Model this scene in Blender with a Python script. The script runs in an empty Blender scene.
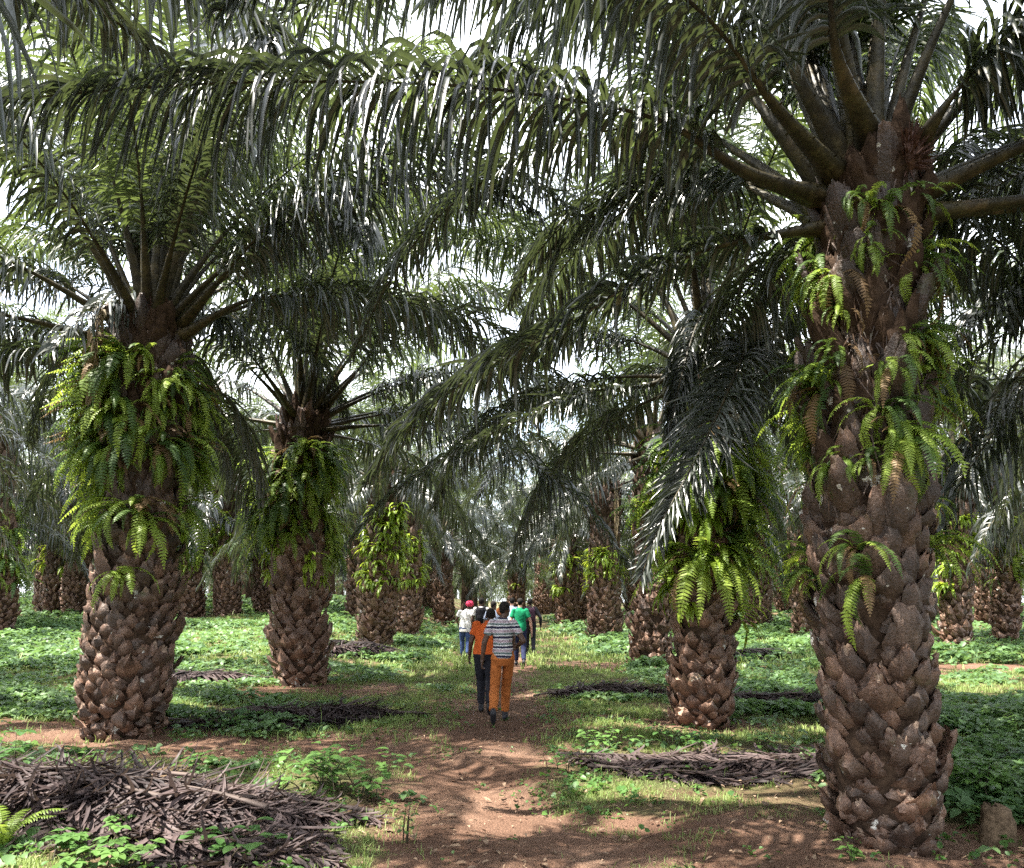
import bpy, math, random
import numpy as np
from mathutils import Vector

# ------------------------------------------------------------------ camera, sky, sun, exposure
SC = bpy.context.scene
C = SC.collection
F = 760.0; PITCH = math.radians(8.0); PPY = 496.0; EYE = 1.6
cam_d = bpy.data.cameras.new('camera'); cam = bpy.data.objects.new('camera', cam_d); C.objects.link(cam)
cam.location = (0, 0, EYE); cam.rotation_euler = (math.radians(90) + PITCH, 0, 0)
cam_d.sensor_width = 36; cam_d.lens = F / 1024 * 36; cam_d.shift_y = (PPY - 434) / 1024
cam_d.clip_start = .05; cam_d.clip_end = 2000
SC.camera = cam
SUN_EL, SUN_AZ = 66.0, 250.0        # degrees; azimuth measured clockwise from +Y (the view direction)
W = bpy.data.worlds.new('World'); SC.world = W; W.use_nodes = True
wn = W.node_tree.nodes; sky = wn.new('ShaderNodeTexSky'); sky.sky_type = 'NISHITA'; sky.sun_disc = False
sky.sun_elevation = math.radians(SUN_EL); sky.sun_rotation = math.radians(SUN_AZ)
sky.air_density = 1.0; sky.dust_density = 3.0; sky.ozone_density = .6
# thin bright cloud over most of the sky, a little blue between
_tc = wn.new('ShaderNodeTexCoord'); _nz = wn.new('ShaderNodeTexNoise'); _nz.inputs['Scale'].default_value = 2.2; _nz.inputs['Detail'].default_value = 5
_rp = wn.new('ShaderNodeValToRGB'); _rp.color_ramp.elements[0].position = .34; _rp.color_ramp.elements[0].color = (.25, .25, .25, 1); _rp.color_ramp.elements[1].position = .55
_mx = wn.new('ShaderNodeMix'); _mx.data_type = 'RGBA'; _mx.inputs[7].default_value = (5.0, 5.25, 5.7, 1)
_l = W.node_tree.links; _l.new(_tc.outputs['Generated'], _nz.inputs['Vector']); _l.new(_nz.outputs['Fac'], _rp.inputs[0]); _l.new(_rp.outputs[0], _mx.inputs[0]); _l.new(sky.outputs[0], _mx.inputs[6]); _l.new(_mx.outputs[2], wn['Background'].inputs[0]); wn['Background'].inputs[1].default_value = .15
sd = bpy.data.lights.new('sun', 'SUN'); so = bpy.data.objects.new('sun', sd); C.objects.link(so)
sd.energy = 4.8; sd.angle = math.radians(.6); sd.color = (1, .94, .84)
_a, _e = math.radians(SUN_AZ), math.radians(SUN_EL)
sdir = Vector((math.sin(_a) * math.cos(_e), math.cos(_a) * math.cos(_e), math.sin(_e)))
so.rotation_euler = sdir.to_track_quat('Z', 'Y').to_euler()
SC.view_settings.view_transform = 'Standard'; SC.view_settings.look = 'None'; SC.view_settings.gamma = 1
SC.view_settings.exposure = 2.38
SC.render.engine = 'CYCLES'
cy = SC.cycles
cy.max_bounces = 7; cy.diffuse_bounces = 4; cy.glossy_bounces = 3; cy.transmission_bounces = 4; cy.transparent_max_bounces = 4
cy.use_adaptive_sampling = True; cy.adaptive_threshold = .006
cy.use_denoising = False; cy.denoiser = 'OPENIMAGEDENOISE'; cy.denoising_input_passes = 'RGB_ALBEDO_NORMAL'
cy.sample_clamp_indirect = 3

rng = np.random.default_rng(7)
R = math.radians
GOLD = math.radians(137.508)

# ------------------------------------------------------------------ places
def smooth(a, b, x):
    t = np.clip((np.asarray(x, float) - a) / (b - a), 0, 1); return t * t * (3 - 2 * t)

def H(x, y):
    """height of the ground: flat along the path, rising gently away to both sides further on"""
    x = np.asarray(x, float); y = np.asarray(y, float)
    side = smooth(2.0, 9.0, -x) * .032 + smooth(3.0, 12.0, x) * .018
    rise = np.clip(y - 12, 0, 48) * side
    rise = rise + np.clip(y - 27, 0, 60) * .012
    bump = .035 * np.sin(x * .9 + 1.3) * np.sin(y * .7) + .02 * np.sin(x * 2.3 + y * 1.7) + .012 * np.sin(x * 5.1 - y * 3.3)
    return rise + bump

def ray(px, py):
    xc, yc = (px - 512) / F, (PPY - py) / F
    c, s = math.cos(PITCH), math.sin(PITCH)
    return Vector((xc, c - yc * s, s + yc * c))

def P(px, py, d):
    """the point of the world that is d metres ahead and stands at that bearing"""
    r = ray(px, py); t = d / r.y
    return Vector((r.x * t, d, EYE + r.z * t))

def G(px, py):
    r = ray(px, py); t = 2.0
    while t < 90:
        p = r * t
        if EYE + p.z <= float(H(p.x, p.y)): return p.x, p.y
        t += .02 + t * .001
    return r.x * 70, r.y * 70

# ------------------------------------------------------------------ mesh helpers
class MB:
    def __init__(s): s.v = []; s.f = []; s.m = []; s.n = 0
    def add(s, v, f, m=0):
        v = np.asarray(v, float).reshape(-1, 3); f = np.asarray(f, int)
        s.v.append(v); s.f.append((f + s.n)); s.m.append(np.full(len(f), m, int) if np.isscalar(m) else np.asarray(m)); s.n += len(v)
    def mesh(s, name, mats, smooth_=True):
        v = np.concatenate(s.v)
        loops = np.concatenate([f.ravel() for f in s.f]); tot = np.concatenate([np.full(len(f), f.shape[1], int) for f in s.f])
        start = np.concatenate([[0], np.cumsum(tot)[:-1]])
        me = bpy.data.meshes.new(name)
        me.vertices.add(len(v)); me.vertices.foreach_set('co', v.astype(np.float32).ravel())
        me.loops.add(len(loops)); me.loops.foreach_set('vertex_index', loops.astype(np.int32))
        me.polygons.add(len(tot)); me.polygons.foreach_set('loop_start', start.astype(np.int32))
        me.polygons.foreach_set('loop_total', tot.astype(np.int32))
        me.polygons.foreach_set('material_index', np.concatenate(s.m).astype(np.int32))
        me.polygons.foreach_set('use_smooth', np.full(len(tot), smooth_))
        for m in mats: me.materials.append(m)
        me.update(calc_edges=True); me.validate()
        return me

def obj(name, me, parent=None, loc=None):
    o = bpy.data.objects.new(name, me); C.objects.link(o)
    if parent: o.parent = parent
    if loc is not None: o.location = loc
    return o

def tag(o, label=None, cat=None, group=None, kind=None):
    if label: o['label'] = label
    if cat: o['category'] = cat
    if group: o['group'] = group
    if kind: o['kind'] = kind
    return o

def tube(mb, pts, rad, nseg=7, flat=1.0, m=0, cap=True):
    """tube along pts (n,3); rad (n,) ; flat squashes it in its up direction"""
    pts = np.asarray(pts, float); n = len(pts)
    rad = np.broadcast_to(np.asarray(rad, float), (n,))
    T = np.gradient(pts, axis=0); T /= np.linalg.norm(T, axis=1)[:, None] + 1e-9
    up = np.array([0, 0, 1.]); 
    if abs(T[0] @ up) > .95: up = np.array([1., 0, 0])
    S = np.cross(T, up); S /= np.linalg.norm(S, axis=1)[:, None] + 1e-9
    U = np.cross(S, T)
    a = np.linspace(0, 2 * np.pi, nseg, endpoint=False)
    v = pts[:, None] + rad[:, None, None] * (np.cos(a)[None, :, None] * S[:, None] + flat * np.sin(a)[None, :, None] * U[:, None])
    v = v.reshape(-1, 3)
    i = np.arange(n - 1)[:, None] * nseg; j = np.arange(nseg)[None]; k = (j + 1) % nseg
    f = np.stack([i + j, i + k, i + k + nseg, i + j + nseg], -1).reshape(-1, 4)
    mb.add(v, f, m)
    if cap:
        for e, idx in ((0, 0), (n - 1, (n - 1) * nseg)):
            c = pts[e]; ring = v[idx:idx + nseg]
            vv = np.vstack([c, ring]); ff = [[0, 1 + q, 1 + (q + 1) % nseg] for q in range(nseg)]
            mb.add(vv, ff, m)

# ------------------------------------------------------------------ materials
def mat(name, build):
    m = bpy.data.materials.new(name); m.use_nodes = True
    nt = m.node_tree; nt.nodes.clear(); out = nt.nodes.new('ShaderNodeOutputMaterial')
    class N:
        def __call__(s, t, **k):
            n = nt.nodes.new('ShaderNode' + t)
            for a, b in k.items():
                if hasattr(n, a): setattr(n, a, b)
            return n
        def L(s, a, b): nt.links.new(a, b)
    n = N(); sh = build(n); nt.links.new(sh, out.inputs[0]); return m

def ramp(n, fac, cols, interp='LINEAR'):
    r = n('ValToRGB'); cr = r.color_ramp; cr.interpolation = interp
    while len(cr.elements) < len(cols): cr.elements.new(.5)
    for e, (p, c) in zip(cr.elements, cols): e.position = p; e.color = (*c, 1)
    n.L(fac, r.inputs[0]); return r.outputs[0]

def noise(n, scale, detail=3, rough=.55, vec=None, coord='Object'):
    t = n('TexNoise'); t.inputs['Scale'].default_value = scale; t.inputs['Detail'].default_value = detail; t.inputs['Roughness'].default_value = rough
    if vec is None:
        c = n('TexCoord'); vec = c.outputs[coord]
    n.L(vec, t.inputs['Vector']); return t.outputs['Fac']

def mixc(n, fac, a, b, blend='MIX'):
    m = n('Mix'); m.data_type = 'RGBA'; m.blend_type = blend
    if hasattr(fac, 'is_output') or hasattr(fac, 'links'): n.L(fac, m.inputs[0])
    else: m.inputs[0].default_value = fac
    for v, i in ((a, 6), (b, 7)):
        if isinstance(v, tuple): m.inputs[i].default_value = (*v, 1)
        else: n.L(v, m.inputs[i])
    return m.outputs[2]

def bsdf(n, col, rough=.6, spec=.5, bump=None, bs=.3, bd=.01):
    b = n('BsdfPrincipled')
    if isinstance(col, tuple): b.inputs['Base Color'].default_value = (*col, 1)
    else: n.L(col, b.inputs['Base Color'])
    if isinstance(rough, float): b.inputs['Roughness'].default_value = rough
    else: n.L(rough, b.inputs['Roughness'])
    b.inputs['Specular IOR Level'].default_value = spec
    if bump is not None:
        u = n('Bump'); u.inputs['Strength'].default_value = bs; u.inputs['Distance'].default_value = bd
        n.L(bump, u.inputs['Height']); n.L(u.outputs[0], b.inputs['Normal'])
    return b

def leaf_mat(name, dark, light, trans, tfac=.3, rough=.38, spec=.5, nscale=1.2, brown=None):
    def bld(n):
        oi = n('ObjectInfo'); f = noise(n, nscale, 2)
        ad = n('Math', operation='ADD'); n.L(f, ad.inputs[0])
        mu = n('Math', operation='MULTIPLY_ADD'); n.L(oi.outputs['Random'], mu.inputs[0]); mu.inputs[1].default_value = .5; mu.inputs[2].default_value = -.25
        n.L(mu.outputs[0], ad.inputs[1])
        col = ramp(n, ad.outputs[0], [(.3, dark), (.7, light)])
        if brown:
            f2 = noise(n, nscale * 3.1, 2); k = ramp(n, f2, [(.66, (0, 0, 0)), (.74, (1, 1, 1))])
            col = mixc(n, k, col, brown)
        b = bsdf(n, col, rough, spec)
        t = n('BsdfTranslucent'); tc = mixc(n, .5, trans, col, 'MIX'); t.inputs[0].default_value = (*trans, 1)
        n.L(tc, t.inputs[0])
        mx = n('MixShader'); mx.inputs[0].default_value = tfac; n.L(b.outputs[0], mx.inputs[1]); n.L(t.outputs[0], mx.inputs[2])
        return mx.outputs[0]
    return mat(name, bld)

M_LEAF = leaf_mat('palm_leaflet', (.013, .018, .014), (.031, .040, .028), (.26, .34, .10), .13, .34, .95, brown=(.13, .11, .06))
M_YOUNG = leaf_mat('young_palm_leaflet', (.028, .042, .018), (.06, .08, .03), (.32, .43, .10), .26, .36, .7)
M_FARLEAF = leaf_mat('far_palm_leaflet', (.018, .027, .015), (.042, .058, .026), (.26, .36, .08), .2, .55, .25)
M_FERND = leaf_mat('dark_fern_leaf', (.035, .07, .018), (.08, .14, .03), (.25, .4, .06), .3, .5, .35)
M_FERNB = leaf_mat('brown_fern_leaf', (.09, .055, .025), (.2, .13, .06), (.3, .2, .08), .2, .6, .3)
M_FERN = leaf_mat('fern_leaf', (.13, .21, .028), (.27, .37, .06), (.56, .70, .09), .46, .5, .35)
M_STRAP = leaf_mat('strap_leaf', (.13, .21, .02), (.24, .34, .04), (.6, .7, .07), .42, .42, .4)
M_COVER = leaf_mat('legume_leaf', (.058, .118, .045), (.14, .235, .085), (.28, .46, .11), .33, .5, .4, nscale=.9)
M_GRASS = leaf_mat('grass_blade', (.09, .15, .035), (.21, .27, .085), (.3, .42, .09), .3, .55, .3, nscale=.7, brown=(.3, .24, .12))
M_WEED = leaf_mat('weed_leaf', (.045, .11, .025), (.10, .19, .045), (.22, .38, .07), .3, .45, .4, nscale=4)
M_DEAD = leaf_mat('dead_leaflet', (.024, .017, .018), (.09, .064, .062), (.2, .14, .1), .12, .62, .3, nscale=5)
M_DRYLEAF = leaf_mat('hanging_dry_leaflet', (.2, .15, .09), (.38, .31, .2), (.35, .28, .16), .25, .6, .3, nscale=3)
M_LITTER = leaf_mat('litter', (.10, .065, .045), (.34, .24, .16), (.2, .14, .1), .05, .7, .2, nscale=9)

def petiole_b(n):
    f = noise(n, 3.5, 4); g = noise(n, 22, 3)
    col = ramp(n, f, [(.3, (.026, .021, .012)), (.55, (.065, .054, .022)), (.75, (.12, .085, .045))])
    k = ramp(n, noise(n, 9, 5, .7), [(.45, (.25, .25, .25)), (.6, (1, 1, 1))]); col = mixc(n, .8, col, k, 'MULTIPLY')
    return bsdf(n, col, .55, .4, g, .7, .01).outputs[0]
M_PET = mat('petiole', petiole_b)
def deadpet_b(n):
    f = noise(n, 6, 4); return bsdf(n, ramp(n, f, [(.3, (.035, .026, .023)), (.7, (.11, .08, .068))]), .7, .3, f, .4, .01).outputs[0]
M_DPET = mat('dead_petiole', deadpet_b)

def bark_b(n):
    f = noise(n, 5, 5, .65); g = noise(n, 38, 4, .7)
    c = n('TexCoord'); mp = n('Mapping'); mp.inputs['Scale'].default_value = (30, 30, 5); n.L(c.outputs['Object'], mp.inputs[0])
    s = noise(n, 1.0, 4, .6, mp.outputs[0])
    col = ramp(n, f, [(.28, (.042, .025, .018)), (.5, (.098, .060, .042)), (.72, (.20, .130, .092))])
    col = mixc(n, .55, col, ramp(n, s, [(.3, (.25, .22, .2)), (.7, (1, 1, 1))]), 'MULTIPLY')
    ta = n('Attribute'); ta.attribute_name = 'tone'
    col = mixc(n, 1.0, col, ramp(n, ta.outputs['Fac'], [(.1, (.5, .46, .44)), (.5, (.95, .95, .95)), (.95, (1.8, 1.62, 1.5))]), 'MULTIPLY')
    # pale lichen spots, mostly low on the trunk
    l = noise(n, 6.5, 3, .5); k = ramp(n, l, [(.685, (0, 0, 0)), (.70, (1, 1, 1))])
    col = mixc(n, k, col, (.5, .49, .45))
    hf = noise(n, 70, 3, .7); col = mixc(n, .7, col, ramp(n, hf, [(.35, (.4, .38, .36)), (.62, (1.15, 1.15, 1.15))]), 'MULTIPLY')
    mo = noise(n, 3.1, 4, .6); k2 = ramp(n, mo, [(.62, (0, 0, 0)), (.75, (.6, .6, .6))])
    col = mixc(n, k2, col, (.07, .085, .03))
    a = n('Math', operation='ADD'); n.L(g, a.inputs[0]); n.L(s, a.inputs[1])
    return bsdf(n, col, .52, .55, a.outputs[0], .9, .012).outputs[0]
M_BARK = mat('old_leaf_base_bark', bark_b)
def cut_b(n):
    f = noise(n, 24, 4, .7); return bsdf(n, ramp(n, f, [(.3, (.13, .085, .06)), (.7, (.34, .25, .19))]), .85, .2, f, .6, .01).outputs[0]
M_CUT = mat('cut_leaf_base', cut_b)
def core_b(n):
    f = noise(n, 12, 4, .7); return bsdf(n, ramp(n, f, [(.3, (.022, .014, .01)), (.7, (.07, .045, .03))]), .95, .1, f, .8, .02).outputs[0]
M_CORE = mat('trunk_core_fibre', core_b)

def ground_b(n):
    at = n('Attribute'); at.attribute_name = 'veg'
    c = n('TexCoord'); o = c.outputs['Object']
    f = noise(n, .55, 6, .62, o); g = noise(n, 7, 6, .7, o); h = noise(n, 60, 3, .7, o)
    soil = ramp(n, f, [(.3, (.15, .086, .058)), (.5, (.25, .150, .104)), (.7, (.36, .235, .17))])
    soil = mixc(n, .6, soil, ramp(n, g, [(.3, (.55, .5, .47)), (.65, (1, 1, 1))]), 'MULTIPLY')
    spk = ramp(n, h, [(.35, (.6, .55, .5)), (.6, (1, 1, 1))]); soil = mixc(n, .6, soil, spk, 'MULTIPLY')
    moss = ramp(n, g, [(.3, (.06, .075, .028)), (.7, (.16, .16, .07))])
    ad = n('Math', operation='MULTIPLY_ADD'); n.L(g, ad.inputs[0]); ad.inputs[1].default_value = .8; ad.inputs[2].default_value = -.4
    a2 = n('Math', operation='ADD'); n.L(at.outputs['Fac'], a2.inputs[0]); n.L(ad.outputs[0], a2.inputs[1])
    k = ramp(n, a2.outputs[0], [(.3, (0, 0, 0)), (.8, (.9, .9, .9))])
    col = mixc(n, k, soil, moss)
    s = n('Math', operation='ADD'); n.L(g, s.inputs[0]); n.L(h, s.inputs[1])
    return bsdf(n, col, .95, .15, s.outputs[0], 1.0, .06).outputs[0]
M_GROUND = mat('red_soil', ground_b)

def plain(name, col, rough=.7, spec=.3, var=.25, scale=9, bs=.15):
    def b(n):
        f = noise(n, scale, 4, .6)
        d = tuple(c * (1 - var) for c in col); e = tuple(min(1, c * (1 + var)) for c in col)
        return bsdf(n, ramp(n, f, [(.35, d), (.65, e)]), rough, spec, f, bs, .02).outputs[0]
    return mat(name, b)

# ------------------------------------------------------------------ palm fronds
def resample(pts, n):
    p = np.asarray(pts, float); k = len(p)
    # catmull-rom through the points, then even arc length
    q = np.vstack([2 * p[0] - p[1], p, 2 * p[-1] - p[-2]]); out = []
    for i in range(k - 1):
        t = np.linspace(0, 1, 24, endpoint=False)[:, None]
        a, b, c, d = q[i], q[i + 1], q[i + 2], q[i + 3]
        out.append(.5 * ((2 * b) + (-a + c) * t + (2 * a - 5 * b + 4 * c - d) * t ** 2 + (-a + 3 * b - 3 * c + d) * t ** 3))
    out.append(p[-1:]); w = np.vstack(out)
    s = np.concatenate([[0], np.cumsum(np.linalg.norm(np.diff(w, axis=0), axis=1))]); L = s[-1]
    u = np.linspace(0, L, n); return np.stack([np.interp(u, s, w[:, i]) for i in range(3)], 1), L

def arc(L, e0, droop, bend=0.0, n=14, pw=1.5):
    """points of a frond that leaves along +X at elevation e0 (degrees) and droops"""
    s = np.linspace(0, 1, n); e = np.radians(e0 - droop * s ** pw); az = np.radians(bend) * s ** 2
    d = np.stack([np.cos(e) * np.cos(az), np.cos(e) * np.sin(az), np.sin(e)], 1) * L / (n - 1)
    return np.vstack([[0, 0, 0], np.cumsum(d[:-1] + np.diff(d, axis=0) / 2, axis=0)])

def frond_geo(pts, seed, lod=0, lmax=.95, stiff=1.0, pet=.2, wid=1.0, dead=False, prad=.088, dens=1.0):
    """returns (MB of the midrib, MB of the leaflets)"""
    r = np.random.default_rng(seed)
    n = 40 if lod == 0 else (20 if lod == 1 else 9)
    p, L = resample(pts, n)
    T = np.gradient(p, axis=0); T /= np.linalg.norm(T, axis=1)[:, None]
    hd = p[-1] - p[0]; hd[2] = 0
    if np.linalg.norm(hd) < .05: hd = np.array([1., 0, 0])
    hd /= np.linalg.norm(hd); side = np.array([-hd[1], hd[0], 0.])
    S = side[None] - (T @ side)[:, None] * T; S /= np.linalg.norm(S, axis=1)[:, None]
    U = np.cross(T, S); U[U[:, 2] < -.2] *= 1
    s = np.linspace(0, 1, n)
    rad = prad * (.18 + .82 * (1 - smooth(0, .3, s))) * (1 - .82 * s) + .005
    rad = rad * (1 + .55 * (1 - smooth(0, .07, s))) if not dead else rad
    mr = MB(); tube(mr, p, rad, 7 if lod == 0 else 4, .62, 0, cap=lod == 0)
    if lod == 0 and not dead:       # short spines along the petiole edges
        kk = r.uniform(.03, pet + .03, 46)
        for q in kk:
            i = int(q * (n - 1)); sg = r.choice((-1, 1)); b = p[i] + S[i] * sg * rad[i] * .9
            d = S[i] * sg * .7 + T[i] * r.uniform(-.2, .7) + U[i] * r.uniform(-.3, .3)
            ln = r.uniform(.02, .06); mr.add([b + T[i] * .006, b - T[i] * .006, b + d * ln], [[0, 1, 2]])
    M = int({0: 165, 1: 118, 2: 36}[lod] * dens); nseg = {0: 6, 1: 4, 2: 2}[lod]; wmul = {0: .9, 1: .95, 2: 2.4}[lod] * wid
    ml = MB()
    for sg in (-1, 1):
        u = pet + (1 - pet) * (np.arange(M) + r.uniform(-.45, .45, M)) / (M - .5); u = np.clip(u, pet * .95, .998)
        keep = r.random(M) > (.28 if dead else .035); u = u[keep]; m = len(u)
        x = u * (n - 1); i = np.clip(x.astype(int), 0, n - 2); f = (x - i)[:, None]
        B = p[i] * (1 - f) + p[i + 1] * f; t = T[i]; sS = S[i] * sg; uu = U[i]
        v = (u - pet) / (1 - pet)
        ln = lmax * (.42 + .58 * smooth(-.08, .3, v)) * (1 - .72 * smooth(.55, 1.03, v)) * r.uniform(.8, 1.1, m)
        a = np.radians(68 - 36 * v + r.normal(0, 7, m)); b = np.radians(r.choice([-8., 20., 42.], m) + r.normal(0, 9, m))
        if dead: b = np.radians(r.normal(-9, 9, m)); a = np.radians(50 - 26 * v + r.normal(0, 15, m))
        D = t * np.cos(a)[:, None] + (sS * np.cos(b)[:, None] + uu * np.sin(b)[:, None]) * np.sin(a)[:, None]
        Nn = uu * np.cos(b)[:, None] - sS * np.sin(b)[:, None]
        Nn = Nn - (Nn * D).sum(1)[:, None] * D; Nn /= np.linalg.norm(Nn, axis=1)[:, None]
        W = np.cross(D, Nn)
        g = (.62 / stiff) * r.lognormal(0, .38, m) * (ln / lmax) ** .4 * (5. / nseg) 
        tw = r.normal(0, .28, m)
        hw = .0255 * wmul * r.uniform(.8, 1.15, m) * (1 - .35 * v)
        prof = np.interp(np.linspace(0, 1, nseg + 1), [0, .12, .4, .8, 1], [.45, .85, 1, .62, .06])
        pos = B.copy(); V = []
        jit = r.normal(0, .06, (m, 3)) * (3 if dead else 1)
        for k in range(nseg + 1):
            h = (hw * prof[k])[:, None]
            if lod == 0:
                V.append(np.stack([pos - W * h, pos - Nn * h * .55, pos + W * h], 1))
            else: V.append(np.stack([pos - W * h, pos + W * h], 1))
            pos = pos + D * (ln / nseg)[:, None]
            gk = g * np.interp((k + .5) / nseg, [0, .22, .45, .7, 1], [.3, 1.9, 1.1, .5, .2])
            if dead: gk = gk * .42
            D2 = D + jit; D2[:, 2] -= gk; D2 /= np.linalg.norm(D2, axis=1)[:, None]
            # carry the blade's normal along
            Nn = Nn - (Nn * D2).sum(1)[:, None] * D2; Nn /= np.linalg.norm(Nn, axis=1)[:, None] + 1e-9
            W = np.cross(D2, Nn); tt = (tw / nseg)[:, None]; W, Nn = W * np.cos(tt) + Nn * np.sin(tt), Nn * np.cos(tt) - W * np.sin(tt)
            D = D2
        V = np.stack(V, 1); w = V.shape[2]; per = (nseg + 1) * w     # m, nseg+1, w, 3
        fc = []
        for k in range(nseg):
            for j in range(w - 1):
                fc.append([k * w + j, k * w + j + 1, (k + 1) * w + j + 1, (k + 1) * w + j])
        fc = np.array(fc)[None] + (np.arange(m) * per)[:, None, None]
        ml.add(V.reshape(-1, 3), fc.reshape(-1, 4))
    return mr, ml

def merge(a, b, mi=1):
    o = MB(); 
    for src, m in ((a, 0), (b, mi)):
        base = o.n
        for v in src.v: o.v.append(v); o.n += len(v)
        for f in src.f: o.f.append(f + base); o.m.append(np.full(len(f), m, int))
    return o

# elevation classes shared by every ordinary frond: (start elevation, droop, stiffness)
CLASSES = [(84, 38, 2.2), (74, 62, 1.5), (63, 80, 1.15), (52, 88, 1.0), (40, 88, .95), (28, 84, .9), (16, 76, .85), (4, 66, .8), (-12, 56, .75)]
BANK = {}
def bank(cls, var, lod):
    k = (cls, var, lod)
    if k not in BANK:
        e, d, st = CLASSES[cls]; r = np.random.default_rng(100 + cls * 7 + var)
        L = 6.3 * (.85 if cls == 0 else 1.12 if cls < 4 else 1) * r.uniform(.92, 1.06); ML = M_YOUNG if cls < 4 else M_LEAF
        pts = arc(L, e + r.uniform(-4, 4), d * r.uniform(.88, 1.1), r.uniform(-28, 28))
        mr, ml = frond_geo(pts, 1000 + cls * 10 + var, lod, stiff=st)
        if lod == 0: BANK[k] = (mr.mesh('frond_midrib', [M_PET]), ml.mesh('frond_leaflets', [ML]))
        else: BANK[k] = (merge(mr, ml).mesh('frond', [M_PET, ML]), None)
    return BANK[k]

def put_frond(palm, me, loc, az, sc=1, tilt=0):
    o = obj('frond', me[0], palm, loc); o.rotation_euler = (tilt, 0, az); o.scale = (sc,) * 3
    if me[1] is not None:
        l = obj('leaflets', me[1], o)
    return o

def hero_frond(palm, pts, seed, **k):
    pts = [Vector(p) - palm.location for p in pts]; b = pts[0].copy()
    lod = k.get('lod', 0)
    mr, ml = frond_geo([tuple(p - b) for p in pts], seed, **k)
    o = obj('frond', mr.mesh('frond_midrib', [M_PET]), palm, b)
    obj('leaflets', ml.mesh('frond_leaflets', [M_LEAF]), o)
    return o

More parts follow.
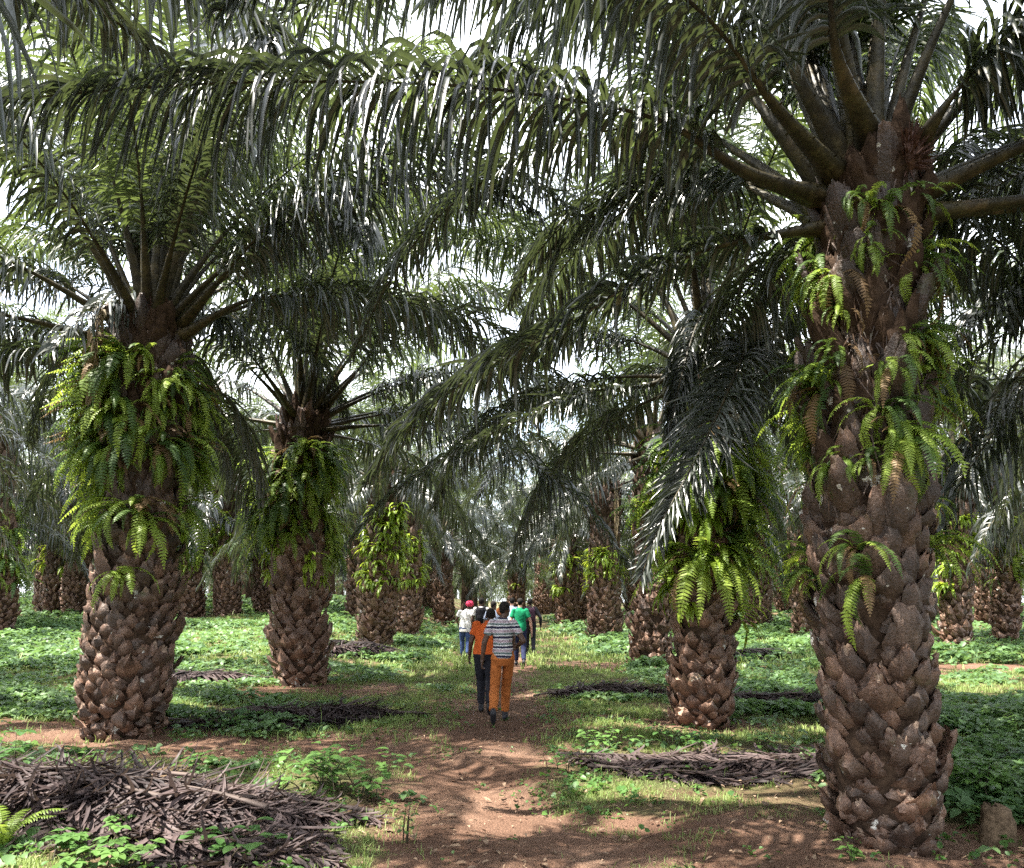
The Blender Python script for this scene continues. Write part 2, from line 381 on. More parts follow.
# ------------------------------------------------------------------ trunks
def trunk_mesh(h, r0, r1, lean, seed, lod=0, stubw=.2, tone0=0):
    r = np.random.default_rng(seed); mb = MB()
    nz = 26 if lod == 0 else 14; na = 28 if lod == 0 else 14
    def cen(z): return np.stack([lean[0] * z + .05 * np.sin(z * .8 + seed), lean[1] * z + 0 * z, z], -1)
    def rad(z):
        t = z / h
        return r0 + (r1 - r0) * smooth(0, .75, t) - r0 * .16 * (1 - smooth(0, .09, t)) + .02 * np.sin(z * 2.1 + seed)
    z = np.linspace(-.15, h + .25, nz); a = np.linspace(0, 2 * np.pi, na, endpoint=False)
    rr = rad(np.clip(z, 0, h))[:, None] * (1 + .05 * r.normal(size=(nz, na))); rr[-1] *= .3; rr[-2] *= .8
    v = cen(z)[:, None] + np.stack([rr * np.cos(a), rr * np.sin(a), np.zeros_like(rr)], -1)
    i = np.arange(nz - 1)[:, None] * na; j = np.arange(na)[None]; k = (j + 1) % na
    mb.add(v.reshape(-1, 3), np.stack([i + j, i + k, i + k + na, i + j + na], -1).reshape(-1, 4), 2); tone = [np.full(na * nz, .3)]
    # old leaf bases in their spiral
    sw = stubw * (1 if lod == 0 else 1.15)
    sw0 = sw; area = 2 * np.pi * (r0 + r1) / 2 * h; N = int(area / (sw * sw * .52))
    rows = 6 if lod == 0 else 3; hp = 12 if lod == 0 else 6
    for q in range(N):
        zz = (q + .5) / N * (h + .12) - .02; th = q * GOLD + r.normal(0, .07); t = zz / h
        c = cen(np.array(zz)); R_ = float(rad(np.array(min(max(zz, 0), h))))
        o = np.array([math.cos(th), math.sin(th), 0]); s = np.array([-o[1], o[0], 0]); up = np.array([0, 0, 1.])
        if r.random() < .05: continue
        sw = sw0 * r.lognormal(0, .14)
        ln = sw * r.uniform(.95, 1.4) * (1 + .75 * float(smooth(.35, .8, t))) * (.8 if t < .08 else 1)
        kind_ = r.random(); ln *= 1.35 if kind_ < .15 else (.6 if kind_ < .3 else 1)
        el = math.radians(r.normal(58, 7) + 13 * float(smooth(.25, .6, t)) - 14 * (1 - float(smooth(0, .2, t))))
        skew = r.normal(0, .12)
        w1k = 2.0 if kind_ < .15 else 1.0
        ax = o * math.cos(el) + up * math.sin(el) + s * skew; ax /= np.linalg.norm(ax)
        nr = np.cross(s, ax); nr /= np.linalg.norm(nr)
        if nr @ o < 0: nr = -nr       # outward face
        ss = np.cross(ax, nr)
        b0 = c + o * (R_ - .055) - up * sw * .42
        w0 = sw * r.uniform(.45, .68); w1 = w0 * min(.62, w1k * r.uniform(.06, .38)); th0 = sw * .28; th1 = sw * r.uniform(.10, .24)
        V = []; keel = r.uniform(1.1, 1.9); rag = r.normal(0, sw * .09, hp)
        for k_ in range(rows):
            f = k_ / (rows - 1); w = (w0 + (w1 - w0) * f ** 1.7) * (1 + .10 * math.sin(f * 3.1)); tk = th0 + (th1 - th0) * f
            bow = .15 * sw * math.sin(f * math.pi)
            ang = np.linspace(0, 2 * np.pi, hp, endpoint=False) + .3
            if k_ == rows - 1: w *= .9
            wob = 1 + (.15 * r.normal(size=hp) if k_ else 0)
            x = np.cos(ang) * w * wob; y = np.where(np.sin(ang) > 0, (1 - np.abs(np.cos(ang)) ** 1.25) * tk * keel, np.sin(ang) * tk * .4) * wob
            cut = (y * .5 - np.abs(x) * .35) * (1 if k_ == rows - 1 else 0)
            V.append(b0 + ax * (ln * f) + nr * bow + x[:, None] * ss + y[:, None] * nr - ax * np.maximum(0, cut)[:, None] - (ax * (np.abs(x) * .5)[:, None] if k_ == rows - 1 else 0))
        V[-1] = V[-1] + ax[None] * rag[:, None]; V = np.concatenate(V); V = V + r.normal(0, sw * .018, V.shape); tip = V[-hp:].mean(0) - ax * sw * r.uniform(.0, .1)
        fc = [[a_ * hp + b_, a_ * hp + (b_ + 1) % hp, (a_ + 1) * hp + (b_ + 1) % hp, (a_ + 1) * hp + b_] for a_ in range(rows - 1) for b_ in range(hp)]
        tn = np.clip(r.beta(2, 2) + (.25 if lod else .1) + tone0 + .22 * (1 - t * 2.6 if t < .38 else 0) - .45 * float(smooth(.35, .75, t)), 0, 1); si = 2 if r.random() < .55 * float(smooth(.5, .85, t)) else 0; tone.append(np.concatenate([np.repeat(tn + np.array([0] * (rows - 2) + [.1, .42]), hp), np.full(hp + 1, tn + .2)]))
        mb.add(V, fc, si)
        mb.add(np.vstack([V[-hp:], tip]), [[b_, (b_ + 1) % hp, hp] for b_ in range(hp)], 1 if r.random() < .55 and t < .6 else si)
    if lod == 0:      # loose fibres hanging between the bases
        for q in range(1500):
            zz = r.uniform(.3, 1) ** .6 * h; th = r.uniform(0, 6.28); c = cen(np.array(zz)); R_ = float(rad(np.array(zz))) + r.uniform(.02, .08)
            o = np.array([math.cos(th), math.sin(th), 0]); s = np.array([-o[1], o[0], 0])
            p0 = c + o * R_; l = r.uniform(.05, .24); d = np.array([0, 0, -1.]) + s * r.normal(0, .35) + o * r.uniform(0, .3); w = r.uniform(.003, .009)
            mb.add([p0 - s * w, p0 + s * w, p0 + d * l], [[0, 1, 2]], 2 if r.random() < .5 else 0)
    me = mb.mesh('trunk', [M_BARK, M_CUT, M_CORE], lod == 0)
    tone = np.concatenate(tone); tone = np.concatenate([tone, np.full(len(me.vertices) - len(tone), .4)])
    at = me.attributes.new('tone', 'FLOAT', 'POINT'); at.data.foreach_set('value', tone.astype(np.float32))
    if lod == 0:
        try: me.set_sharp_from_angle(angle=math.radians(50))
        except Exception: pass
    return me, cen, rad

# ------------------------------------------------------------------ ferns
def pinnate(mb, pts, wid, npin, r, m=0):
    p, L = resample(pts, npin + 1)
    T = np.gradient(p, axis=0); T /= np.linalg.norm(T, axis=1)[:, None]
    S = np.cross(T, [0, 0, 1.]); S /= np.linalg.norm(S, axis=1)[:, None] + 1e-6
    U = np.cross(S, T); s = np.linspace(0, 1, npin + 1)
    tube(mb, p, .004 * (1.2 - s), 3, 1, m, False)
    w = wid * np.interp(s, [0, .12, .5, .85, 1], [.55, .95, 1, .6, .1])
    hp = L / npin * .38
    for sg in (-1, 1):
        d = S * sg * .95 + T * .25; d = d + U * r.uniform(-.35, .1, len(p))[:, None]
        a = p - T * hp; b = p + T * hp; c = p + d * w[:, None] * .62 + T * hp * .9 - U * w[:, None] * .06; e = p + d * w[:, None] * .62 - T * hp * .7 - U * w[:, None] * .06
        t = p + d * w[:, None] + T * hp * .6 - U * w[:, None] * .22
        V = np.stack([a, b, c, e, t], 1).reshape(-1, 3); n = len(p); k = np.arange(n)[:, None] * 5
        mb.add(V, np.array([[0, 1, 2, 3]]) + k, m); mb.add(V, np.array([[3, 2, 4]]) + k, m)

def fern_tuft(seed, n=9, L=.72, lod=0, rise=0):
    r = np.random.default_rng(seed); mb = MB()
    for q in range(n):
        az = r.normal(0, .85); e = r.uniform(-.3, 1.2) + rise; l = L * r.uniform(.4, 1.35)
        k = np.linspace(0, 1, 6); el = e - (1.8 + r.uniform(0, .9)) * k ** .7
        d = np.stack([np.cos(el) * math.cos(az), np.cos(el) * math.sin(az), np.sin(el)], 1) * l / 5
        p = np.vstack([[0, 0, 0], np.cumsum(d[:-1], 0)]) + np.array([0, r.normal(0, .03), 0])
        m_ = 2 if r.random() < .10 else (1 if r.random() < .35 else 0)
        pinnate(mb, p, l * r.uniform(.07, .115), 26 if lod == 0 else 10, r, m_)
    return mb.mesh('fern_fronds', [M_FERN, M_FERND, M_FERNB])

def strap_tuft(seed, n=9, L=.5):
    r = np.random.default_rng(seed); mb = MB()
    for q in range(n):
        az = r.normal(0, .9); e = r.uniform(0, 1.2); l = L * r.uniform(.5, 1.2)
        k = np.linspace(0, 1, 7); el = e - (1.7 + r.uniform(0, .8)) * k ** .8
        d = np.stack([np.cos(el) * math.cos(az), np.cos(el) * math.sin(az), np.sin(el)], 1) * l / 6
        p = np.vstack([[0, 0, 0], np.cumsum(d[:-1], 0)])
        T = np.gradient(p, axis=0); T /= np.linalg.norm(T, axis=1)[:, None]
        S = np.cross(T, [0, 0, 1.]); S /= np.linalg.norm(S, axis=1)[:, None] + 1e-6; U = np.cross(S, T)
        w = .032 * np.interp(k, [0, .2, .6, 1], [.25, .85, 1, .08]) * r.uniform(.8, 1.4) * (1 + .18 * (np.arange(7) % 2))
        V = np.stack([p - S * w[:, None] + U * w[:, None] * .3, p, p + S * w[:, None] + U * w[:, None] * .3], 1).reshape(-1, 3)
        fc = [[i * 3 + j, i * 3 + j + 1, (i + 1) * 3 + j + 1, (i + 1) * 3 + j] for i in range(6) for j in (0, 1)]
        mb.add(V, fc)
    return mb.mesh('strap_leaves', [M_STRAP])

TUFT = {}
def tuft(kind, v):
    if (kind, v) not in TUFT:
        TUFT[kind, v] = {'fern': lambda: fern_tuft(50 + v), 'far': lambda: fern_tuft(50 + v, 8, .7, 1), 'strap': lambda: strap_tuft(70 + v), 'dense': lambda: fern_tuft(90 + v, 16, .8, 0, .25), 'fine': lambda: fern_tuft(120 + v, 12, .52)}[kind]()
    return TUFT[kind, v]

def ferns_on(loc, cen, rad, bands, label, seed, size=1.0, group='ferns growing on the palm trunks'):
    """bands: (kind, z0, z1, count) on the trunk whose base is loc"""
    r = np.random.default_rng(seed)
    z_first = min(b[1] for b in bands)
    e = bpy.data.objects.new('trunk_fern', None); C.objects.link(e); e.location = Vector(loc) + Vector((0, 0, z_first)); e.empty_display_size = .2
    tag(e, label, 'fern', group)
    for kind, z0, z1, n in bands:
        for q in range(n):
            z = z0 + (z1 - z0) * r.beta(1.3, 1.1); th = r.uniform(0, 2 * np.pi)
            c = cen(np.array(z)); R_ = float(rad(np.array(z))) + .03
            o = obj('fern_tuft' if kind != 'strap' else 'strap_leaf_tuft', tuft(kind, int(r.integers(0, 7))), e)
            o.location = (c[0] + math.cos(th) * R_, c[1] + math.sin(th) * R_, c[2] - z_first)
            o.rotation_euler = (0, r.normal(0, .15), th + r.normal(0, .3)); o.scale = (size * float(np.clip(r.lognormal(-.12, .3), .45, 1.12)),) * 3
    return e

# ------------------------------------------------------------------ palms
def palm(px, py, wpx, crown, label, lean=(0, 0), seed=1, nf=34, lod=None, group='oil palms of the plantation', skip=(), at=None, h=None, rb=None, fscale=1.0, az0=None, low=0, deep=False, tmesh=None, sw=None, topk=.84, tone0=0):
    if at is None: x, y = G(px, py)
    else: x, y = at
    y += .0
    d = y; 
    r0 = (rb if rb else wpx / F * d / 2) 
    if at is None: x *= (y + r0 * .8) / y; y += r0 * .8
    if lod is None: lod = 0 if y < 13 else 1
    z = float(H(x, y))
    if h is None:
        t = P(crown[0], crown[1], y); h = t.z - z; lean = ((t.x - x) / h, lean[1])
    root = bpy.data.objects.new('oil_palm', None); C.objects.link(root); root.location = (x, y, z); tag(root, label, 'palm tree', group)
    bulge = .06
    if tmesh: me, cen, rad = tmesh
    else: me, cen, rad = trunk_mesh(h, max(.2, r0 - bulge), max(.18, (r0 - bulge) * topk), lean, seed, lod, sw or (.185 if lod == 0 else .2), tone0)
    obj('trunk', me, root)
    r = np.random.default_rng(seed * 13 + 5); top = cen(np.array(h))
    az0 = r.uniform(0, 6.28) if az0 is None else az0
    R1 = float(rad(np.array(h)))
    for i in range(nf):
        t = (i + .3) / nf; az = az0 + i * GOLD + r.normal(0, .08)
        deg = math.degrees(az) % 360
        nc = (9 if deep else 8) - low; c = min(nc - 1, int((t ** .85) * nc))
        if any(a <= deg <= b and c >= cm for a, b, cm in skip): continue
        rr = R1 * (.15 + .62 * t); zz = h + .32 - .5 * t + (0 if c else .1)
        loc = (top[0] + math.cos(az) * rr, top[1] + math.sin(az) * rr, zz)
        put_frond(root, bank(c, int(r.integers(0, 3)), lod), loc, az, fscale * r.uniform(.9, 1.08))
    root['_h'] = h
    return root, (x, y, z), cen, rad, h

M_BUNCH = plain('fruit_bunch_bristle', (.085, .045, .035), .7, .3, .4, 30, .4)
def bunch(palm, top, az, size, seed, down=.1):
    r = np.random.default_rng(seed); mb = MB(); n = 420
    u = r.normal(size=(n, 3)); u /= np.linalg.norm(u, axis=1)[:, None]
    a = np.linspace(0, 2 * np.pi, 10, endpoint=False)
    rows = [np.stack([np.sin(t) * np.cos(a) * .72, np.sin(t) * np.sin(a) * .72, np.full(10, np.cos(t))], 1) * size * .8 for t in np.linspace(.15, 3.0, 7)]
    V = np.concatenate(rows); i = np.arange(6)[:, None] * 10; j = np.arange(10)[None]; k = (j + 1) % 10
    mb.add(V, np.stack([i + j, i + j + 10, i + k + 10, i + k], -1).reshape(-1, 4))
    b = u * [.72, .72, 1] * size * .75; d = u + [0, 0, .5]; d /= np.linalg.norm(d, axis=1)[:, None]; s = np.cross(d, r.normal(size=(n, 3))); s /= np.linalg.norm(s, axis=1)[:, None]
    t = b + d * (size * r.uniform(.3, .7, n))[:, None]; w = size * .05
    V = np.stack([b - s * w, b + s * w, t], 1).reshape(-1, 3); mb.add(V, np.array([[0, 1, 2]]) + np.arange(n)[:, None] * 3)
    return obj('fruit_bunch', mb.mesh('fruit_bunch', [M_BUNCH], False), palm, (top[0] + math.cos(az) * .36, top[1] + math.sin(az) * .36, top[2] + down))
# ------------------------------------------------------------------ what grows where on the ground
def vnoise(x, y, sc, seed):
    r = np.random.default_rng(seed); g = r.random((64, 64)); u = np.asarray(x) * sc + 1000.; v = np.asarray(y) * sc + 1000.
    i = np.floor(u).astype(int); j = np.floor(v).astype(int); fu = u - i; fv = v - j; fu = fu * fu * (3 - 2 * fu); fv = fv * fv * (3 - 2 * fv)
    a, b, c, d = g[i % 64, j % 64], g[(i + 1) % 64, j % 64], g[i % 64, (j + 1) % 64], g[(i + 1) % 64, (j + 1) % 64]
    return (a * (1 - fu) + b * fu) * (1 - fv) + (c * (1 - fu) + d * fu) * fv
def path_x(y):       # centre line of the trodden path
    return np.interp(y, [3, 4.6, 5.6, 7, 9, 11, 14, 20, 30, 60], [-.25, -.25, -.35, -.42, -.35, -.05, -.2, -.1, 0, .3])
def path_w(y):
    return np.interp(y, [3, 5, 7, 9, 12, 16, 30], [.75, .5, .42, .6, .55, .4, .15])
BARE = []            # (x, y, rx, ry, strength): trodden or scraped soil
GREEN = []           # (x, y, rx, ry, strength): creeping legume
def ell(x, y, L):
    o = np.zeros(np.shape(x))
    for cx, cy_, rx, ry, s in L:
        q = np.sqrt(((x - cx) / rx) ** 2 + ((y - cy_) / ry) ** 2); o = np.maximum(o, s * (1 - smooth(.7, 1.15, q)))
    return o
def bare(x, y):
    n = vnoise(x, y, 1.3, 3) * .6 + vnoise(x, y, 4.1, 4) * .4
    n2 = vnoise(x, y, 9, 33); p = 1 - smooth(.3, 1.9, np.abs(x - path_x(y)) / (path_w(y) * (.5 + 1.6 * n)) + (n2 - .5) * .9)
    return np.clip(np.maximum(p, ell(x, y, BARE) * np.clip(.42 + 1.15 * n + (n2 - .5) * .7, 0, 1)), 0, 1)
def green(x, y):
    n = vnoise(x, y, .5, 5) * .5 + vnoise(x, y, 1.9, 6) * .5
    lane = np.interp(y, [3, 6, 10, 20, 40], [1.9, 2.2, 2.3, 2.0, 1.6])
    g = smooth(.1, .9, (np.abs(x - .1) - lane) / 1.0) * smooth(.28, .55, n + .08)
    g = np.maximum(g, ell(x, y, GREEN))
    g = g * (1 - .8 * (1 - smooth(5.2, 6.0, y)) * (1 - smooth(-1.6, -.9, x)))
    g = g * (.45 + .55 * smooth(.38, .6, vnoise(x, y, .33, 61)))
    return np.clip(g - bare(x, y) * 1.1, 0, 1)
def veg(x, y):
    n = vnoise(x, y, 1.1, 8) * .6 + vnoise(x, y, 3.7, 9) * .4
    return np.clip(np.maximum(green(x, y), .25 + .75 * n) - bare(x, y), 0, 1)

# bare soil: the band behind the first pile, round the big trunks, the foreground, patches in the lane
def bl(px, py, rx, ry, s=1.0): x, y = G(px, py); BARE.append((x, y, rx, ry, s))
def gl(px, py, rx, ry, s=1.0): x, y = G(px, py); GREEN.append((x, y, rx, ry, s))
bl(60, 732, 2.6, .95); bl(250, 745, 2.4, .8); bl(370, 738, 1.1, .5, .8); bl(885, 850, 1.5, .85); bl(700, 838, 1.5, .6, .62); bl(560, 858, 1.0, .5, .5); bl(980, 845, .8, .5)
bl(600, 665, 1.7, 1.3, .95); bl(697, 728, 1.0, .7); bl(760, 722, 1.3, .4, .8); bl(600, 716, 1.4, .35, .8); bl(300, 690, 1.3, .8, .9); bl(350, 690, 1.2, 1.0, .8); bl(1000, 668, 3, 1.1, .9); bl(930, 672, 2.2, .9, .6)
bl(648, 668, 1.0, .7); bl(603, 636, 1.0, .7, .8); bl(560, 640, 1.5, 1.5, .5)
gl(960, 720, 1.9, 2.6); gl(1000, 780, .75, .7); gl(770, 650, 2.6, 4.0); gl(800, 680, 1.4, 1.2); gl(740, 742, 1.4, .45, .8); gl(620, 752, .9, .3, .55); gl(225, 690, 1.6, .6, .8); gl(30, 690, 2.6, 1.4)
gl(430, 690, 1.1, .9, .45); gl(620, 700, .9, .4, .5); gl(130, 640, 6, 6, .9); gl(400, 660, 1.2, 1.4, .6); gl(560, 632, 2.2, 2.0, .6)
gl(60, 855, .9, .25, .5); gl(210, 850, .7, .25, .45); gl(390, 800, .4, .35, .8)

def ground():
    xs = np.concatenate([-np.geomspace(9, 400, 50)[::-1], np.arange(-8.9, 9, .09), np.geomspace(9, 400, 50)])
    ys = np.concatenate([np.linspace(-40, 2.4, 14), np.arange(2.5, 15, .09), np.geomspace(15, 600, 150)])
    X, Y = np.meshgrid(xs, ys); Z = H(X, Y)
    b = bare(X, Y)
    Z = Z - b * .035 + (vnoise(X, Y, 3.1, 21) - .5) * .05 + (vnoise(X, Y, 9, 22) - .5) * .022
    Z = np.where(Y > 90, Z + (Y - 90) * .0, Z)
    ny, nx = X.shape; mb = MB(); i = np.arange(ny - 1)[:, None] * nx; j = np.arange(nx - 1)[None]
    mb.add(np.stack([X, Y, Z], -1).reshape(-1, 3), np.stack([i + j, i + j + 1, i + j + 1 + nx, i + j + nx], -1).reshape(-1, 4))
    me = mb.mesh('ground', [M_GROUND]); a = me.attributes.new('veg', 'FLOAT', 'POINT'); a.data.foreach_set('value', veg(X, Y).astype(np.float32).ravel())
    tag(obj('ground', me), kind='structure')
ground()
def HZ(x, y): return H(x, y) - bare(x, y) * .035

def scatter(n, x0, x1, y0, y1, dens, r, pw=1.0):
    """n tries in the view wedge, thinned by dens(x, y)"""
    y = y0 + (y1 - y0) * r.random(n) ** pw; x = r.uniform(-1, 1, n) * (y * .76 + 1.0)
    k = (x > x0) & (x < x1) & (r.random(n) < dens(x, y)); return x[k], y[k]

def leaf_cards(x, y, z, az, tilt, ln, wd, r, fold=.25):
    """a pointed oval leaf folded along its midrib: 6 points, 4 quads-worth"""
    n = len(x); d = np.stack([np.cos(az) * np.cos(tilt), np.sin(az) * np.cos(tilt), np.sin(tilt)], 1)
    s = np.stack([-np.sin(az), np.cos(az), np.zeros(n)], 1); roll = r.normal(0, .35, n)[:, None]
    u = np.cross(d, s); s, u = s * np.cos(roll) + u * np.sin(roll), u * np.cos(roll) - s * np.sin(roll)
    u = np.where(u[:, 2:3] < 0, -u, u)
    p = np.stack([x, y, z], 1); L = ln[:, None]; w = wd[:, None]
    a = p; m1 = p + d * L * .5 - np.array([0, 0, 1]) * L * .03; t = p + d * L - np.array([0, 0, 1]) * L * .22
    l1 = p + d * L * .3 + s * w + u * w * fold; l2 = p + d * L * .7 + s * w * .8 + u * w * fold - np.array([0, 0, 1]) * L * .1
    r1 = p + d * L * .3 - s * w + u * w * fold; r2 = p + d * L * .7 - s * w * .8 + u * w * fold - np.array([0, 0, 1]) * L * .1
    V = np.stack([a, m1, t, l1, l2, r1, r2], 1).reshape(-1, 3); k = np.arange(n)[:, None, None] * 7
    f = np.array([[0, 1, 4, 3], [0, 5, 6, 1]]); g = np.array([[1, 2, 4], [1, 6, 2]])
    return V, (f[None] + k).reshape(-1, 4), (g[None] + k).reshape(-1, 3)

def legume():
    r = np.random.default_rng(31); mb = MB()
    for (n, y0, y1, size, hgt, pw) in ((26000, 4.2, 9.5, .078, .2, 1), (60000, 9.5, 18, .085, .24, 1), (60000, 18, 34, .13, .34, 1), (32000, 34, 62, .22, .45, 1)):
        x, y = scatter(n, -60, 60, y0, y1, lambda a, b: green(a, b) * smooth(.25, .7, vnoise(a, b, 2.4, 12) * .6 + vnoise(a, b, .7, 13) * .45), r, pw)
        hill = vnoise(x, y, .9, 14) * .6 + vnoise(x, y, 2.7, 15) * .4
        z = HZ(x, y) + hgt * green(x, y) * (.25 + 1.2 * hill ** 1.5) * r.uniform(.3, 1, len(x)) + .02
        for k in range(3):
            az = r.uniform(0, 6.28, len(x)) if k == 0 else az + 2.094 + r.normal(0, .2, len(x))
            L = size * r.uniform(.6, 1.4, len(x)); V, q, t = leaf_cards(x, y, z, az, r.normal(.05, .35, len(x)), L, L * .4, r)
            mb.add(V, q); mb.n -= len(V); mb.v.append(np.zeros((0, 3))); mb.add(np.zeros((0, 3)), t); mb.n += len(V)
    o = obj('ground_cover', mb.mesh('ground_cover', [M_COVER])); tag(o, 'low creeping green legume leaves covering the plantation floor', 'ground cover', kind='stuff')
legume()

def grass():
    r = np.random.default_rng(41); mb = MB()
    for (n, y0, y1, hg, w) in ((120000, 3.9, 9, .036, .0026), (120000, 9, 18, .055, .0045), (70000, 18, 40, .11, .012)):
        def dn(a, b):
            m = vnoise(a, b, 1.7, 17) * .55 + vnoise(a, b, 6, 18) * .45
            return np.clip((1 - bare(a, b) * 1.1) * smooth(.30, .68, m + .08 * (b > 9) - .10 * (b < 9)) * (1 - .6 * green(a, b)), 0, 1)
        x, y = scatter(n, -14, 14, y0, y1, dn, r)
        z = HZ(x, y) - .015; n_ = len(x)
        for k in range(3):
            az = r.uniform(0, 6.28, n_); le = r.uniform(.25, 1.2, n_); h = hg * r.lognormal(0, .4, n_)
            d = np.stack([np.cos(az), np.sin(az), np.zeros(n_)], 1); s = np.stack([-np.sin(az), np.cos(az), np.zeros(n_)], 1)
            p = np.stack([x + r.normal(0, .02, n_), y + r.normal(0, .02, n_), z], 1)
            m = p + d * (h * le * .4)[:, None] + np.array([0, 0, 1.]) * (h * .7)[:, None]; t = p + d * (h * le)[:, None] + np.array([0, 0, 1.]) * (h * r.uniform(.6, 1.1, n_))[:, None]
            V = np.stack([p - s * w, p + s * w, m + s * w * .8, m - s * w * .8, t], 1).reshape(-1, 3); kk = np.arange(n_)[:, None] * 5
            mb.add(V, np.array([[0, 1, 2, 3]]) + kk); mb.n -= len(V); mb.add(np.zeros((0, 3)), np.array([[3, 2, 4]]) + kk); mb.n += len(V)
    o = obj('grass', mb.mesh('grass', [M_GRASS])); tag(o, 'short pale green grass along both sides of the path', 'grass', kind='stuff')
grass()

def litter():
    r = np.random.default_rng(51); mb = MB()
    x, y = scatter(42000, -9, 9, 3.9, 16, lambda a, b: .22 + .6 * (vnoise(a, b, .8, 19) > .5) * vnoise(a, b, 3, 20), r)
    n = len(x); L = r.lognormal(-3.75, .6, n).clip(.008, .12); wd = L * r.choice([.45, .12, .25], n)
    V, q, t = leaf_cards(x, y, HZ(x, y) + .016 + r.uniform(0, .012, n), r.uniform(0, 6.28, n), r.normal(.05, .2, n), L, wd * .6, r, .3)
    mb.add(V, q); mb.n -= len(V); mb.add(np.zeros((0, 3)), t); mb.n += len(V)
    o = obj('leaf_litter', mb.mesh('leaf_litter', [M_LITTER])); tag(o, 'brown crumbs and dry leaf scraps strewn over the red soil', 'leaf litter', kind='stuff')
litter()

def clods():
    r = np.random.default_rng(58); mb = MB(); x, y = scatter(5200, -5, 5, 3.9, 12, lambda a, b: bare(a, b) * (.2 + .8 * vnoise(a, b, 2.2, 81)), r); n = len(x)
    u = np.array([[1, 0, 0], [-1, 0, 0], [0, 1, 0], [0, -1, 0], [0, 0, 1], [0, 0, -1.]]); f = np.array([[0, 2, 4], [2, 1, 4], [1, 3, 4], [3, 0, 4], [2, 0, 5], [1, 2, 5], [3, 1, 5], [0, 3, 5]])
    sz = r.lognormal(-4.75, .55, n).clip(.003, .035); V = u[None] * sz[:, None, None] * r.uniform(.6, 1.3, (n, 6, 1)) * [1, 1, .6]; V = V + np.stack([x, y, HZ(x, y) + .008], 1)[:, None]
    mb.add(V.reshape(-1, 3), (f[None] + np.arange(n)[:, None, None] * 6).reshape(-1, 3)); o = obj('soil_crumbs', mb.mesh('soil_crumbs', [M_GROUND], False)); tag(o, 'small clods and pebbles of red soil along the trodden path', 'soil crumbs', kind='stuff')
clods()

# ------------------------------------------------------------------ the palms
ALL = {}
def fernset(key, bands, label, seed, size=1.0):
    root, loc, cen, rad, h = ALL[key]; ferns_on(loc, cen, rad, bands, label, seed, size)
ALL['R1'] = palm(886, 850, 111, (868, 205), 'biggest palm with the dark scaly trunk and white spots, standing closest on bare soil', seed=3, nf=42, lod=0, az0=.4, sw=.175, topk=1.05, tone0=-.2,
                 skip=[(140, 216, 2), (216, 324, 3), (95, 140, 5)])
ALL['L1'] = palm(126, 738, 84, (148, 340), 'thick-trunked palm behind the big dead frond heap, bright fern collar under its crown', seed=5, nf=52, az0=1.0, skip=[(240, 361, 5), (0, 70, 5), (186, 216, 1)])
ALL['R2'] = palm(697, 727, 61, (710, 372), 'palm with pointed pale scales, half hidden by a dark drooping frond', seed=7, nf=38, tone0=.28, az0=2.2, skip=[(200, 300, 4), (150, 200, 5), (180, 222, 1)])
ALL['L2'] = palm(300, 686, 54, (302, 425), 'palm with a sunlit pinkish trunk base, second along its row after the thick-trunked one', seed=9, nf=42, tone0=.3, az0=.2, fscale=1.15, skip=[(200, 330, 6), (180, 222, 1)])
FAR = [   # key, px, py, width, crown px/py, label, seed
 ('L3', 376, 648, 36, (386, 482), 'palm with spiralling pale scales and strap ferns, beside the walkers across a small frond heap', 11),
 ('L4', 407, 634, 27, (408, 478), 'darker palm just behind the spiral-scaled one with strap ferns', 12),
 ('R3', 648, 669, 38, (655, 452), 'dark trunked palm directly behind the palm with pointed pale scales', 13),
 ('R4', 603, 638, 33, (607, 490), 'palm with a long dry stalk lying down its trunk above small bright ferns', 14),
 ('R5', 581, 622, 22, (580, 505), 'shaded palm close behind the one with the dry stalk', 15),
 ('R6', 560, 613, 20, (556, 510), 'slim sunlit palm trunk at the end of the lane, beside the dark-jacketed walker', 16),
 ('R7', 543, 607, 17, (541, 520), 'last thin palm at the far end of the lane above the dark-jacketed walker', 17),
 ('L5', 430, 612, 17, (430, 510), 'small palm with a sunlit leaning stub, beyond the pair with strap ferns', 18),
 ('L6', 442, 606, 15, (443, 518), 'small dark palm at the far end of the row above the pink-capped walker', 19),
 ('L7', 265, 613, 25, (268, 478), 'dark palm half hidden behind the sunlit-based trunk', 20),
 ('L8', 227, 616, 26, (228, 492), 'upright palm with a tidy fern collar standing alone in green cover', 21),
 ('L9', 190, 602, 19, (190, 500), 'faint palm peeping out beside the thick trunk, behind the fern-collared one', 22),
 ('L10', 75, 617, 25, (84, 488), 'dark trunked palm just beyond the thick-trunked one, near the frame edge', 23),
 ('L11', 46, 599, 17, (50, 480), 'palm with pale dry fronds hanging round its trunk', 24),
 ('L12', -2, 634, 30, (2, 432), 'palm cut by the frame edge, its trunk wrapped in bright hanging ferns', 25),
 ('R8', 757, 629, 25, (760, 490), 'dark palm between the pointed-scale palm and the biggest trunk', 26),
 ('R9', 807, 638, 28, (800, 488), 'fern-covered palm showing just beside the biggest trunk', 27),
 ('R10', 783, 612, 16, (783, 520), 'small far palm in the gap beside the biggest trunk', 28),
 ('R11', 958, 652, 29, (955, 470), 'palm with strap ferns and a dark base beyond the biggest trunk', 29),
 ('R12', 1006, 642, 24, (1006, 478), 'dark palm next to the strap-ferned one near the frame edge', 30),
]
for k, px, py, w, cr, lb, sd_ in FAR:
    ALL[k] = palm(px, py, w, cr, lb, seed=sd_, nf=30 if w > 22 else 26, lod=1, deep=True)
